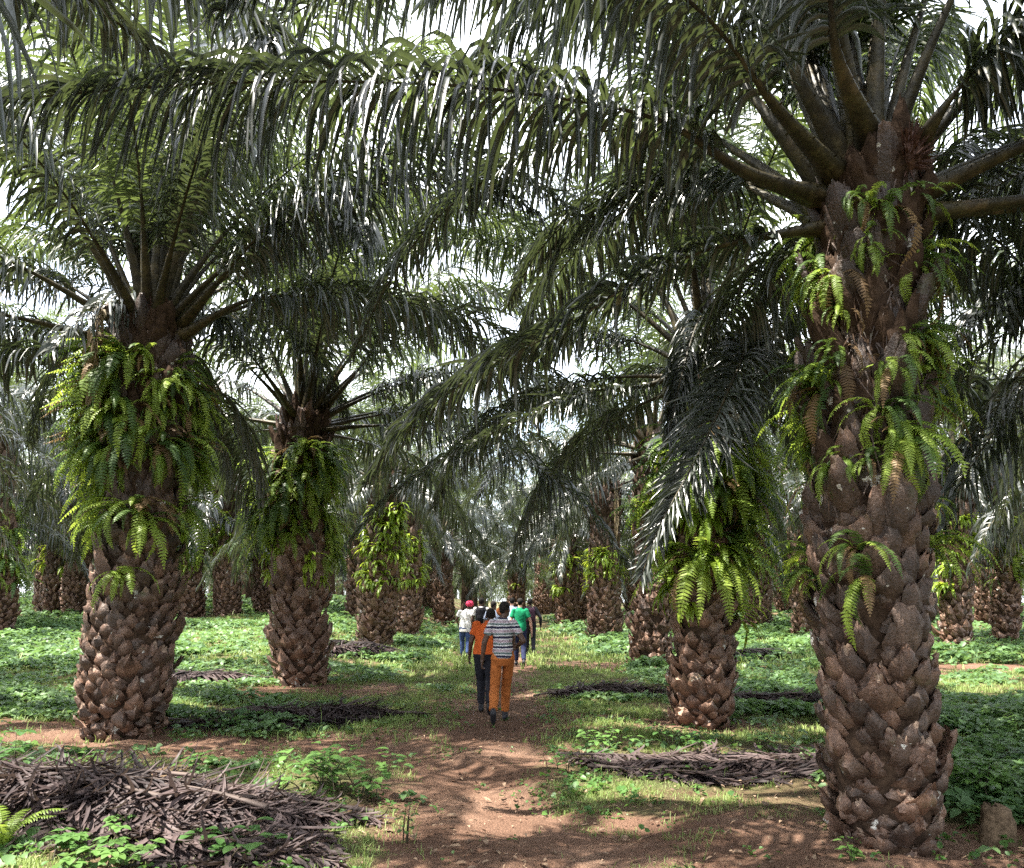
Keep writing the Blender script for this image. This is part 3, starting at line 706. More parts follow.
# palms whose trunks stand out of frame: some crowns reach in, unseen ones behind the camera are added for dappled shade
OUT = 'palm standing outside the frame, its fronds or only its shade reaching into view'
for i, (x, y, h) in enumerate([(-5.2, .6, 5.0), (9.6, 8.8, 4.7), (-12.8, 5.2, 5.0), (-13.5, 13.5, 5.0), (14.6, 15.5, 4.8), (3.2, -3.6, 4.9), (-19.5, 20, 5), (8.2, 4.6, 4.9), (-18, 9, 5), (-4.9, -7.5, 5), (10.5, .4, 4.9)]):
    ALL['O%d' % i] = palm(0, 0, 0, None, OUT, seed=40 + i, nf=34, at=(x, y), h=h, rb=.42, lod=1 if i not in (0,) else 0, group='palms outside the frame', az0=.7 * i, skip=[(0, 130, 3)] if i == 0 else ())

# ------------------------------------------------------------------ ferns on the trunks
fernset('R1', [('fine', 2.3, 4.5, 78), ('fine', 1.7, 3.2, 20)], 'dark hanging sword ferns round the upper trunk of the biggest palm', 1, .8)
fernset('L1', [('dense', 3.3, 4.85, 80), ('dense', 2.5, 3.6, 14), ('fern', 1.6, 2.6, 5)], 'bright green sword fern collar on the thick-trunked palm', 2, .95)
fernset('R2', [('strap', 1.3, 2.9, 42), ('dense', 2.0, 4.0, 56)], 'broad strap leaves and ferns on the palm behind the dark drooping frond', 3, 1.1)
fernset('L2', [('dense', 2.6, 4.6, 58), ('strap', 1.8, 4.0, 40)], 'pale green fern tufts on the palm with the sunlit base', 4, 1.15)
fernset('L3', [('strap', 1.9, 4.6, 98)], 'yellow-green strap ferns hanging on the spiral-scaled palm', 5, 1.2)
fernset('L4', [('strap', 1.6, 4.3, 70)], 'strap ferns on the darker palm behind the spiral-scaled one', 6, 1.2)
fernset('R4', [('strap', 2.1, 3.8, 60)], 'small bright strap ferns under the crown with the dry stalk', 7, 1.2)
fernset('R3', [('far', 2.6, 4.4, 16)], 'sparse ferns on the dark trunk behind the pointed-scale palm', 8)
fernset('L12', [('far', 1.6, 4.8, 60), ('strap', 1.6, 3.5, 24)], 'long bright ferns wrapping the trunk cut by the frame edge', 9, 1.25)
fernset('L8', [('strap', 2.9, 4.9, 34), ('far', 3, 5, 20)], 'tidy pale fern collar on the palm standing alone in green cover', 10, 1.3)
fernset('R8', [('far', 2.2, 4.4, 40)], 'ferns on the dark palm between two big trunks', 11, 1.2)
fernset('R9', [('strap', 1.5, 4.2, 60)], 'leafy ferns on the palm beside the biggest trunk', 12, 1.2)
fernset('R11', [('strap', 1.7, 4.2, 54)], 'yellow-green strap ferns on the palm beyond the biggest trunk', 13, 1.2)
fernset('R12', [('far', 1.9, 4.4, 40)], 'ferns on the dark palm near the frame edge', 14, 1.2)
fernset('L7', [('far', 2.4, 4.6, 30)], 'ferns on the dark palm behind the sunlit-based trunk', 15, 1.2)
fernset('L10', [('far', 2.6, 4.6, 24)], 'ferns on the dark palm beyond the thick trunk', 16, 1.2)
fernset('L5', [('strap', 1.8, 4.4, 30)], 'bright ferns on the small palm with the leaning stub', 17, 1.4)

# ------------------------------------------------------------------ fronds that the photo shows one by one
def anc(k, az, dz=0, rr=.3):
    root, loc, cen, rad, h = ALL[k]; c = cen(np.array(h)); return Vector((loc[0] + c[0] + math.cos(az) * rr, loc[1] + c[1] + math.sin(az) * rr, loc[2] + h + dz))
R1 = ALL['R1'][0]; R2 = ALL['R2'][0]; L1 = ALL['L1'][0]
def HF(palm_root, start, wp, seed, **k): return hero_frond(palm_root, [start] + [P(*w) for w in wp], seed, **k)
# the long one that crosses the whole picture towards the upper corner
HF(R1, anc('R1', R(180), .05, .35), [(745, 172, 5.2), (665, 122, 5.1), (560, 98, 5.0), (430, 84, 4.85), (250, 82, 4.7), (90, 92, 4.6), (-60, 108, 4.5)], 501, pet=.16, lmax=1.0, prad=.08, dens=1.35, stiff=.75)
HF(R1, anc('R1', R(170), .15, .3), [(770, 120, 5.5), (725, 60, 5.7), (660, 12, 5.9), (560, -40, 6.1), (430, -40, 6.3), (300, 10, 6.5), (190, 110, 6.7)], 502, pet=.2)
HF(R1, anc('R1', R(200), .15, .28), [(778, 110, 4.8), (735, 50, 4.6), (690, 2, 4.5), (600, -60, 4.3), (470, -90, 4.1), (330, -60, 3.9), (220, 10, 3.8)], 503, pet=.2)
HF(R1, anc('R1', R(185), -.2, .38), [(745, 240, 5.3), (690, 256, 5.4), (630, 285, 5.5), (560, 330, 5.6), (480, 372, 5.8), (410, 425, 6.0), (360, 490, 6.2)], 504, pet=.1, lmax=.52, stiff=1.5, prad=.06, dens=1.2)
HF(R1, anc('R1', R(160), .0, .35), [(750, 160, 6.0), (690, 130, 6.5), (610, 130, 7.1), (520, 160, 7.7), (440, 215, 8.2), (390, 280, 8.6), (350, 360, 9.0)], 505, pet=.2, lmax=.62, stiff=1.3)
HF(R1, anc('R1', R(150), -.05, .35), [(765, 195, 6.2), (720, 175, 6.9), (660, 178, 7.6), (590, 205, 8.4), (540, 250, 9.0), (505, 310, 9.5)], 506, pet=.2, lmax=.62, stiff=1.3)
HF(R1, anc('R1', R(265), .3, .2), [(838, 60, 4.7), (828, -30, 4.4), (800, -160, 4.0), (740, -240, 3.3), (650, -250, 2.6)], 507, pet=.22, prad=.1)
HF(R1, anc('R1', R(330), .2, .25), [(935, 120, 4.9), (985, 60, 4.75), (1060, 0, 4.6), (1180, -40, 4.3), (1300, -20, 4.1)], 508, pet=.25, prad=.1)
# the dark one hanging in front of its neighbour, towards the camera
HF(R2, anc('R2', R(250), .1, .3), [(742, 340, 9.6), (744, 352, 8.8), (722, 405, 8.2), (690, 470, 7.9), (660, 525, 7.8), (642, 575, 7.8)], 511, pet=.12, lmax=.72, stiff=3.2, dens=1.35)
HF(R2, anc('R2', R(230), .25, .3), [(705, 322, 10.0), (700, 318, 9.4), (688, 350, 9.0), (676, 400, 8.8), (668, 440, 8.8)], 512, pet=.1, lmax=.6, stiff=1.2)
HF(R2, anc('R2', R(180), .1, .3), [(650, 385, 10.6), (590, 392, 10.4), (520, 420, 10.2), (450, 455, 10.0), (390, 495, 9.9), (350, 540, 9.9)], 513, pet=.12, lmax=.55, stiff=1.5)

for k_, az_, sz_, sd__ in (('R1', R(290), .2, 1), ('L1', R(300), .22, 2), ('L1', R(225), .18, 3), ('R2', R(280), .17, 4)):
    t_ = ALL[k_][2](np.array(ALL[k_][4])); bunch(ALL[k_][0], t_, az_, sz_, sd__, .22)
HF(O0 if 'O0' in globals() else ALL['O0'][0], anc('O0', R(70), .3, .3), [(-200, -60, 2.2), (-60, -60, 2.9), (60, -20, 3.6), (150, 50, 4.3)], 528, pet=.1, stiff=.9)
HF(R1, anc('R1', R(190), .35, .2), [(790, 60, 5.2), (750, -40, 5.3), (680, -110, 5.4), (590, -110, 5.5), (500, -60, 5.6), (430, 0, 5.7)], 529, pet=.2, dens=1.2)
HF(R1, anc('R1', R(150), .35, .2), [(815, 40, 6.4), (790, -60, 7.2), (720, -120, 8.0), (620, -90, 8.8), (540, -20, 9.4), (480, 60, 9.8)], 530, pet=.2)
HF(L1, anc('L1', R(100), .35, .2), [(140, 160, 10.5), (120, 60, 11.5), (80, 10, 12.5), (20, 0, 13.5), (-40, 40, 14)], 535, pet=.2)
HF(L1, anc('L1', R(60), .35, .2), [(175, 160, 9.8), (190, 60, 10.4), (240, -10, 11), (320, -20, 11.6), (400, 20, 12)], 536, pet=.2)
HF(R2, anc('R2', R(160), .3, .3), [(660, 290, 11), (600, 210, 11.4), (520, 185, 11.9), (440, 215, 12.3), (370, 275, 12.8)], 537, pet=.2, lmax=1.0)
HF(R1, anc('R1', R(175), .35, .2), [(800, 20, 6.0), (760, -70, 6.6), (690, -60, 7.2), (610, -5, 7.8), (540, 60, 8.2), (500, 130, 8.4)], 541, pet=.18, dens=1.2)
HF(R1, anc('R1', R(182), .35, .2), [(790, 30, 5.9), (730, -50, 6.4), (640, -50, 6.9), (560, -10, 7.3), (490, 50, 7.6), (450, 110, 7.8)], 542, pet=.18, dens=1.2)
HF(L1, anc('L1', R(150), .3, .2), [(90, 200, 10.0), (40, 110, 10.6), (-20, 70, 11.2), (-80, 100, 11.6)], 543, pet=.15, dens=1.2)
HF(L1, anc('L1', R(120), .3, .2), [(120, 160, 10.3), (90, 70, 11.2), (40, 20, 12.0), (-20, 40, 12.6), (-60, 110, 13)], 544, pet=.15, dens=1.2)
# more fronds over the lane from both rows
L2_ = ALL['L2'][0]; O0 = ALL['O0'][0]
HF(L1, anc('L1', R(20), .1, .3), [(235, 262, 9.0), (290, 205, 8.8), (350, 165, 8.6), (430, 150, 8.4), (510, 170, 8.2), (580, 215, 8.1)], 521, pet=.22)
HF(L1, anc('L1', R(0), .0, .35), [(250, 300, 9.6), (330, 298, 9.9), (420, 305, 10.2), (500, 330, 10.5), (560, 375, 10.8)], 522, pet=.2)
HF(L1, anc('L1', R(40), .3, .2), [(200, 200, 9.8), (260, 120, 10.3), (340, 70, 10.8), (430, 60, 11.3), (520, 85, 11.8)], 523, pet=.2)
HF(R1, anc('R1', R(170), .3, .2), [(800, 90, 5.8), (770, 0, 6.2), (710, -90, 6.6), (600, -130, 7.0), (480, -110, 7.4), (380, -40, 7.8)], 524, pet=.2)
O = ALL['O0'][0]
HF(O, anc('O0', R(60), .3, .3), [(-260, -260, 3.0), (-60, -150, 3.6), (80, -70, 4.2), (210, -10, 4.9), (320, 60, 5.5)], 526, pet=.15, dens=1.2, stiff=.8)
HF(O, anc('O0', R(40), .3, .3), [(-300, -420, 2.4), (-50, -260, 2.9), (130, -150, 3.4), (290, -90, 3.9), (440, -50, 4.4)], 527, pet=.15, dens=1.2, stiff=.8)
HF(L2_, anc('L2', R(30), .3, .3), [(330, 330, 15.2), (380, 240, 15.0), (440, 200, 14.8), (500, 205, 14.6), (550, 240, 14.5)], 531, pet=.2, lmax=1.1)
HF(L2_, anc('L2', R(60), .3, .3), [(318, 300, 15.6), (350, 200, 16.0), (400, 140, 16.5), (460, 125, 17.0), (520, 150, 17.4)], 532, pet=.2, lmax=1.1)
HF(L2_, anc('L2', R(10), .2, .3), [(350, 380, 14.8), (410, 310, 14.6), (470, 290, 14.4), (530, 310, 14.2), (570, 350, 14.0)], 533, pet=.2, lmax=1.0)
R3_ = ALL['R3'][0]
HF(R3_, anc('R3', R(170), .3, .3), [(620, 360, 20), (570, 280, 20), (500, 235, 20), (430, 240, 20), (380, 280, 20)], 534, pet=.2, lmax=1.2)
# dry fronds hanging against the trunk
def hanging(k, az, n, seed, drop=1.9, lm=.6):
    root, loc, cen, rad, h = ALL[k]; r = np.random.default_rng(seed)
    for q in range(n):
        a = az + r.normal(0, .3) * (q > 0); c = cen(np.array(h)); R_ = float(rad(np.array(h)))
        pts = [(c[0] + math.cos(a) * R_ * .6, c[1] + math.sin(a) * R_ * .6, h + .1), (c[0] + math.cos(a) * (R_ + .35), c[1] + math.sin(a) * (R_ + .35), h + .2), (c[0] + math.cos(a) * (R_ + .42), c[1] + math.sin(a) * (R_ + .42), h - drop * .4), (c[0] + math.cos(a) * (R_ + .22), c[1] + math.sin(a) * (R_ + .22), h - drop)]
        mr, ml = frond_geo(pts, seed + q, 1, lmax=lm, pet=.25, stiff=.6, dens=.5, prad=.09)
        obj('dry_frond', merge(mr, ml).mesh('dry_frond', [M_DPET, M_DRYLEAF]), root)
hanging('R4', R(285), 1, 61, 2.6, .3); hanging('L11', R(270), 5, 62, 2.6, .7); hanging('L11', R(200), 3, 66, 2.6); hanging('L1', R(250), 1, 67, 1.5, .3)

def small_weeds():
    r = np.random.default_rng(57); mb = MB()
    x, y = scatter(26000, -9, 9, 3.9, 16, lambda a, b: smooth(.5, .75, vnoise(a, b, 1.3, 71) * .5 + vnoise(a, b, 5, 72) * .5) * (1 - .8 * bare(a, b)), r); n = len(x)
    for k in range(4):
        az = r.uniform(0, 6.28, n); L = .035 * r.lognormal(0, .4, n); V, q, t = leaf_cards(x + r.normal(0, .02, n), y + r.normal(0, .02, n), HZ(x, y) + r.uniform(.01, .06, n), az, r.normal(.25, .4, n), L, L * .36, r)
        mb.add(V, q); mb.n -= len(V); mb.add(np.zeros((0, 3)), t); mb.n += len(V)
    o = obj('low_weeds', mb.mesh('low_weeds', [M_WEED])); tag(o, 'tiny broad-leaved weeds sprinkled through the grass beside the path', 'weeds', kind='stuff')
small_weeds()
# ------------------------------------------------------------------ the rows beyond, one leafy mass
def forest():
    r = np.random.default_rng(77); mb = MB(); base = []
    for v in range(14):
        e, d, st = CLASSES[v % 7]; mr, ml = frond_geo(arc(6.1, e + r.uniform(-5, 5) - (14 if v > 6 else 0), d, r.uniform(-30, 30)), 900 + v, 2, stiff=st); base.append((v % 7, merge(mr, ml)))
    spots = []
    for row in range(0, 13):
        for k in range(-16, 17):
            x = k * 7.8 + (3.9 if row % 2 else 0) + r.normal(0, .4); y = 38 + row * 6.8 + r.normal(0, .5)
            if abs(x) < 2.6 and y < 44: continue
            if abs(x) > y * .74 + 6: continue
            spots.append((x, y))
    for k in range(3): spots += [(-22 - k * 8, 30 + k * 1.5), (20 + k * 8, 27 + k * 3)]
    near = [p for p in spots if p[1] < 57]; spots = [p for p in spots if p[1] >= 57]
    tm = [trunk_mesh(4.9, .5, .42, (r.normal(0, .02), 0), 200 + q, 1, .25) for q in range(5)]
    for i, (x, y) in enumerate(near):
        R_ = palm(0, 0, 0, None, 'far oil palm in the rows that close the view, too alike to tell apart', seed=300 + i, nf=28, at=(x, y), h=4.9, rb=.5, lod=1, group='far palms in the last visible rows', deep=True, tmesh=tm[i % 5], fscale=r.uniform(.9, 1.05))
        root, loc, cen, rad, h = R_
        if i % 3: ferns_on(loc, cen, rad, [('strap', 1.9, 4.4, 16)], 'strap ferns on one of the far oil palms, too alike to tell apart', 400 + i, 1.9, 'ferns on the far palms')
    for x, y in spots:
        z = float(H(x, y)); h = r.uniform(4.4, 5.4) if y < 58 else r.uniform(1.6, 4.6)
        tube(mb, [(x, y, z - .2), (x, y, z + h * .5), (x, y, z + h + .2)], [.5, .42, .36], 9, 1, 2)
        for i in range(24):
            az = i * GOLD + r.normal(0, .1); c = min(6, int(i / 24 * 7)); cand = [b for b in base if b[0] == c]; b = cand[int(r.integers(0, len(cand)))][1]
            ca, sa = math.cos(az), math.sin(az)
            o0 = mb.n
            V = np.concatenate(b.v); s = r.uniform(.9, 1.1); Vr = np.stack([V[:, 0] * ca - V[:, 1] * sa, V[:, 0] * sa + V[:, 1] * ca, V[:, 2]], 1) * s + np.array([x + ca * .3, y + sa * .3, z + h + .2 - i * .02])
            mb.v.append(Vr); mb.n += len(Vr)
            for f, m in zip(b.f, b.m): mb.f.append(f + o0); mb.m.append(m)
    o = obj('far_palm_forest', mb.mesh('far_palm_forest', [M_PET, M_FARLEAF, M_CORE])); tag(o, 'far rows of palms closing the view behind the lane', 'palm forest', kind='stuff')
forest()
# ------------------------------------------------------------------ heaps of cut dead fronds
def clampz(mb, top_, lo=.008):
    for q, v in enumerate(mb.v):
        g = HZ(v[:, 0], v[:, 1]) + lo; low = v[:, 2] < g
        r = np.random.default_rng(q); v[:, 2] = np.where(low, g + r.uniform(0, .03, len(v)), v[:, 2]); hi = g + top_; v[:, 2] = np.where(v[:, 2] > hi, hi + (v[:, 2] - hi) * .25, v[:, 2])
def heap(cx, cy_, length, az, n, spread, top, label, seed, lod=0, L=3.6, width=1.0, lmax=.75):
    z = float(HZ(cx, cy_)); e = bpy.data.objects.new('frond_heap', None); C.objects.link(e); e.location = (cx, cy_, z)
    tag(e, label, 'frond heap', 'heaps of cut palm fronds between the palms')
    r = np.random.default_rng(seed); ca, sa = math.cos(az), math.sin(az)
    for i in range(n):
        u = r.uniform(-.5, .5) * max(.1, length - L * .75); w = r.normal(0, spread * .45); a = az + r.normal(0, .10) + (math.pi if r.random() < .35 else 0)
        l = L * r.uniform(.75, 1.1); lift = top * (1 - min(1, abs(w) / spread) * .8) * (i + .6) / n
        mx, my = cx + ca * u - sa * w, cy_ + sa * u + ca * w
        bend = r.normal(0, .12); pts = []
        for k in np.linspace(-.5, .5, 6):
            x = mx + math.cos(a) * l * k - math.sin(a) * bend * (1 - 4 * k * k); y = my + math.sin(a) * l * k + math.cos(a) * bend * (1 - 4 * k * k)
            # the heap is highest in its middle and falls to its ends
            uu = ((x - cx) * ca + (y - cy_) * sa) / (length * .5); zz = float(HZ(x, y)) + .03 + lift * max(0., 1 - abs(uu) ** 3) + r.uniform(0, .03)
            pts.append((x, y, zz))
        mr, ml = frond_geo(pts, seed * 50 + i, lod, lmax=lmax, pet=.12, dead=True, wid=width, prad=.024, stiff=1.4, dens=1.15)
        for m_ in (mr, ml):
            clampz(m_, top + .05)
            for v in m_.v: v -= np.array([cx, cy_, z])
        o = obj('dead_frond', merge(mr, ml).mesh('dead_frond', [M_DPET, M_DEAD]), e)
    return e
heap(-3.35, 5.95, 4.3, -.05, 30, .5, .36, 'big dark heap of dry fronds lying before the thick-trunked palm', 1, L=3.3, width=.8, lmax=.62)
heap(-2.0, 5.35, 1.6, -.42, 4, .22, .10, 'loose dry frond ends sticking out of the big dark heap towards the path', 2, L=1.9, width=1.0, lmax=.5)
heap(-3.05, 10.9, 3.0, .0, 8, .35, .2, 'greyish pink frond heap lying beyond the thick-trunked palm', 3, L=2.8, lmax=.6)
heap(1.9, 7.9, 2.8, -.08, 5, .36, .04, 'flat sunlit frond heap with weeds growing through, beside the biggest trunk', 4, L=2.6, lmax=.55)
heap(1.7, 13.6, 2.4, .0, 6, .35, .16, 'low frond heap before the dark trunk at the lane edge', 5, L=2.3, lmax=.55)
heap(3.9, 12.3, 2.6, .0, 6, .35, .16, 'frond heap in green cover beside the pointed-scale trunk', 6, L=2.3, lmax=.55)
heap(-4.4, 22.0, 3.4, .1, 6, .7, .42, 'brown frond heap at the foot of the two strap-ferned palms', 7, lod=1, L=2.8)
heap(6.0, 21.0, 4.0, .0, 5, .5, .3, 'distant frond heap in the green cover beyond the biggest trunk', 8, lod=1, L=2.8)
heap(-6.5, 15.6, 3.0, .1, 5, .4, .28, 'thin frond heap in the cover between the two big ferned palms', 9, lod=1, L=2.5)

# ------------------------------------------------------------------ weeds, seedling, fern, stump
def broad_leaf(mb, b, d, ln, wd, r, droop=.35):
    """oval leaf of 2 x 6 faces along a curved midrib"""
    n = 7; d = np.array(d, float); d /= np.linalg.norm(d); pts = [np.array(b, float)]
    for k in range(n - 1):
        d = d + np.array([0, 0, -droop * .25]); d /= np.linalg.norm(d); pts.append(pts[-1] + d * ln / (n - 1))
    p = np.array(pts); T = np.gradient(p, axis=0); T /= np.linalg.norm(T, axis=1)[:, None]; S = np.cross(T, [0, 0, 1.]); S /= np.linalg.norm(S, axis=1)[:, None] + 1e-6; U = np.cross(S, T)
    w = wd * np.interp(np.linspace(0, 1, n), [0, .2, .45, .8, 1], [.1, .8, 1, .6, .03]); w = w * (1 + .08 * r.normal(size=n))
    V = np.stack([p - S * w[:, None] + U * w[:, None] * .25, p, p + S * w[:, None] + U * w[:, None] * .25], 1).reshape(-1, 3)
    mb.add(V, [[i * 3 + j, i * 3 + j + 1, (i + 1) * 3 + j + 1, (i + 1) * 3 + j] for i in range(n - 1) for j in (0, 1)])
def weed(x, y, h, n, leaf, label, seed, spread=.15, stems=1, name='weed_plant', cat='plant', tri=False, group='weeds among the frond heaps', z0=0):
    r = np.random.default_rng(seed); z = float(HZ(x, y)) + z0; e = bpy.data.objects.new(name, None); C.objects.link(e); e.location = (x, y, z); tag(e, label, cat, group)
    ms, ml = MB(), MB()
    for s in range(stems):
        bx, by = (0, 0) if stems == 1 else r.normal(0, spread * .5, 2).clip(-spread, spread); a = r.uniform(0, 6.28); hh = h * r.uniform(.6, 1.1); q = spread * r.uniform(.2, 1) * (1 if stems > 1 else .3)
        P3 = np.array([[bx, by, -.03], [bx + q * .3 * math.cos(a), by + q * .3 * math.sin(a), hh * .5], [bx + q * math.cos(a), by + q * math.sin(a), hh]])
        p, L = resample(P3, 8); tube(ms, p, np.linspace(.006, .002, 8), 5)
        for k in range(n):
            t = r.uniform(.35, 1) if k else 1; b = np.array([np.interp(t, np.linspace(0, 1, 8), p[:, i]) for i in range(3)]); az = k * GOLD + s
            d = np.array([math.cos(az), math.sin(az), r.uniform(.1, .7)]); st = b + d * leaf * .45
            tube(ms, [b, st], .0018, 3, 1, 0, False)
            if tri:
                for da in (-1.15, 0, 1.15): broad_leaf(ml, st, [math.cos(az + da), math.sin(az + da), .15], leaf * r.uniform(.8, 1.1), leaf * .36, r)
            else: broad_leaf(ml, st, d * [1, 1, .4], leaf * r.uniform(.7, 1.2), leaf * .34, r)
    obj('stem', ms.mesh('stem', [M_PET]), e); obj('leaves', ml.mesh('leaves', [M_WEED]), e)
def at_(px, py): return G(px, py)
for i, (px, py, h, n, lf, st, sp, tri, lb) in enumerate([
    (14, 770, .38, 6, .13, 1, .05, True, 'young seedling with rounded leaves on a thin stem above the big dark heap'),
    (335, 790, .3, 8, .12, 14, .36, False, 'leafy weed clump growing over the end of the big dark heap'),
    (366, 800, .2, 6, .09, 5, .16, False, 'smaller leafy weed beside the clump at the heap end'),
    (410, 838, .26, 5, .06, 3, .06, False, 'thin weed standing alone at the edge of the red path'),
    (88, 768, .12, 5, .1, 4, .2, False, 'low pale broad leaves at the foot of the thick-trunked palm'),
    (190, 772, .13, 6, .11, 4, .2, False, 'broad low leaves between the thick-trunked palm and the big dark heap'),
    (236, 858, .16, 6, .11, 6, .26, False, 'weed tuft at the lower edge of the big dark heap'),
    (80, 862, .12, 6, .08, 8, .3, True, 'small three-leaved weeds below the big dark heap'),
    (610, 752, .2, 7, .09, 8, .3, False, 'leafy weeds on the flat sunlit heap, on the path side'),
    (700, 748, .2, 7, .09, 9, .35, False, 'leafy weeds in front of the pointed-scale trunk'),
    (765, 750, .18, 7, .09, 8, .3, False, 'leafy weeds between the flat sunlit heap and the biggest trunk'),
    (555, 770, .12, 6, .06, 4, .14, False, 'small weed on the grass beside the path bend'),
    (845, 858, .14, 6, .06, 3, .08, False, 'tiny weed sprouting at the foot of the biggest trunk'),
    (975, 800, .3, 8, .12, 9, .35, True, 'dense three-leaved creeper beside the biggest trunk'),
]):
    x, y = at_(px, py); weed(x, y, h, n, lf, lb, 300 + i, sp, st, tri=tri)
def ground_fern(px, py, label, seed, sc=1.0):
    x, y = at_(px, py); z = float(HZ(x, y)); r = np.random.default_rng(seed); mb = MB()
    for q in range(7):
        az = r.uniform(0, 6.28); l = .42 * sc * r.uniform(.7, 1.1); k = np.linspace(0, 1, 6); el = 1.2 - 1.6 * k
        d = np.stack([np.cos(el) * math.cos(az), np.cos(el) * math.sin(az), np.sin(el)], 1) * l / 5; p = np.vstack([[0, 0, 0], np.cumsum(d[:-1], 0)]); pinnate(mb, p, l * .14, 24, r)
    o = obj('ground_fern', mb.mesh('ground_fern', [M_FERN]), None, (x, y, z)); tag(o, label, 'fern')
ground_fern(2, 850, 'light green fern growing before the big dark heap at the frame edge', 5)
def stump():
    x, y = G(998, 838); r = np.random.default_rng(3); mb = MB(); n = 18
    a = np.linspace(0, 2 * np.pi, n, endpoint=False); rows = []
    for k, (z, rd) in enumerate([(-.05, .125), (.0, .115), (.05, .1), (.11, .098), (.17, .092), (.215, .085), (.235, .06), (.225, .03)]):
        q = rd * (1 + .10 * r.normal(size=n)); rows.append(np.stack([q * np.cos(a), q * np.sin(a), z + .012 * r.normal(size=n)], 1))
    V = np.concatenate(rows); i = np.arange(7)[:, None] * n; j = np.arange(n)[None]; k = (j + 1) % n
    mb.add(V, np.stack([i + j, i + k, i + k + n, i + j + n], -1).reshape(-1, 4)); mb.add(V[-n:], [[q, (q + 1) % n, (q + 2) % n] for q in range(0, n - 2)])
    o = obj('stump', mb.mesh('stump', [M_STUMP]), None, (x, y, float(HZ(x, y)))); tag(o, 'small crumbling brown stump beside the biggest trunk', 'stump')
M_STUMP = plain('crumbling_stump', (.12, .085, .055), .95, .1, .4, 22, .8)
stump()

# ------------------------------------------------------------------ people
def blob(mb, c, r, n=14):
    c = np.array(c, float); r = np.array(r if hasattr(r, '__len__') else (r,) * 3, float); V = []; 
    for i in range(1, n // 2): 
        ph = np.pi * i / (n // 2); a = np.linspace(0, 2 * np.pi, n, endpoint=False); V.append(c + r * np.stack([np.sin(ph) * np.cos(a), np.sin(ph) * np.sin(a), np.full(n, np.cos(ph))], 1))
    k = len(V); V = np.vstack(V + [[c + r * [0, 0, 1]], [c - r * [0, 0, 1]]]); i = np.arange(k - 1)[:, None] * n; j = np.arange(n)[None]; q = (j + 1) % n
    mb.add(V, np.stack([i + j, i + j + n, i + q + n, i + q], -1).reshape(-1, 4)); t, b = k * n, k * n + 1
    mb.add(V, [[t, x, (x + 1) % n] for x in range(n)]); mb.add(V, [[b, (k - 1) * n + (x + 1) % n, (k - 1) * n + x] for x in range(n)])
def limb(mb, p0, p1, r0, r1, ball=True, n=14):
    p0, p1 = np.array(p0, float), np.array(p1, float); tube(mb, [p0, p0 * .5 + p1 * .5, p1], [r0, (r0 + r1) / 2 * 1.03, r1], n)
    if ball: blob(mb, p0, r0 * .995); blob(mb, p1, r1 * .995)
def loft(mb, secs, n=22):
    """closed body through sections (centre, rx, ry)"""
    a = np.linspace(0, 2 * np.pi, n, endpoint=False); V = [np.array(c, float) + np.stack([rx * np.cos(a), ry * np.sin(a), np.zeros(n)], 1) for c, rx, ry in secs]; k = len(V)
    V = np.vstack(V + [[secs[0][0]], [secs[-1][0]]]); i = np.arange(k - 1)[:, None] * n; j = np.arange(n)[None]; q = (j + 1) % n
    mb.add(V, np.stack([i + j, i + q, i + q + n, i + j + n], -1).reshape(-1, 4))
    mb.add(V, [[k * n, (x + 1) % n, x] for x in range(n)]); mb.add(V, [[k * n + 1, (k - 1) * n + x, (k - 1) * n + (x + 1) % n] for x in range(n)])
def fuse(mb, name, mats, vox, sm=3, folds=0):
    me = mb.mesh('tmp', []); o = bpy.data.objects.new('tmp', me); C.objects.link(o)
    m = o.modifiers.new('r', 'REMESH'); m.mode = 'VOXEL'; m.voxel_size = vox; m.use_smooth_shade = True
    s = o.modifiers.new('s', 'SMOOTH'); s.iterations = sm; s.factor = .5
    bpy.context.view_layer.update(); ev = o.evaluated_get(bpy.context.evaluated_depsgraph_get()); out = bpy.data.meshes.new_from_object(ev)
    bpy.data.objects.remove(o); bpy.data.meshes.remove(me); out.name = name; out.materials.clear()
    if folds:
        n = len(out.vertices); co = np.empty(n * 3, np.float32); out.vertices.foreach_get('co', co); co = co.reshape(-1, 3); no = np.empty(n * 3, np.float32); out.vertex_normals.foreach_get('vector', no); no = no.reshape(-1, 3)
        X, Y, Z = co.T; a = len(name) * 1.7 + mb.n * .37
        d = np.sin(Z * 34 + X * 26 + 3 * np.sin(Y * 13 + X * 9 + a) + a) * .5 + np.sin(Z * 58 - X * 41 + 2.5 * np.sin(Z * 17 + a)) * .3 + np.sin(X * 15 + Z * 11 + Y * 18 + a) * .5
        co = co + no * (d * folds)[:, None]; out.vertices.foreach_set('co', co.astype(np.float32).ravel()); out.update()
    for x in mats: out.materials.append(x)
    return out

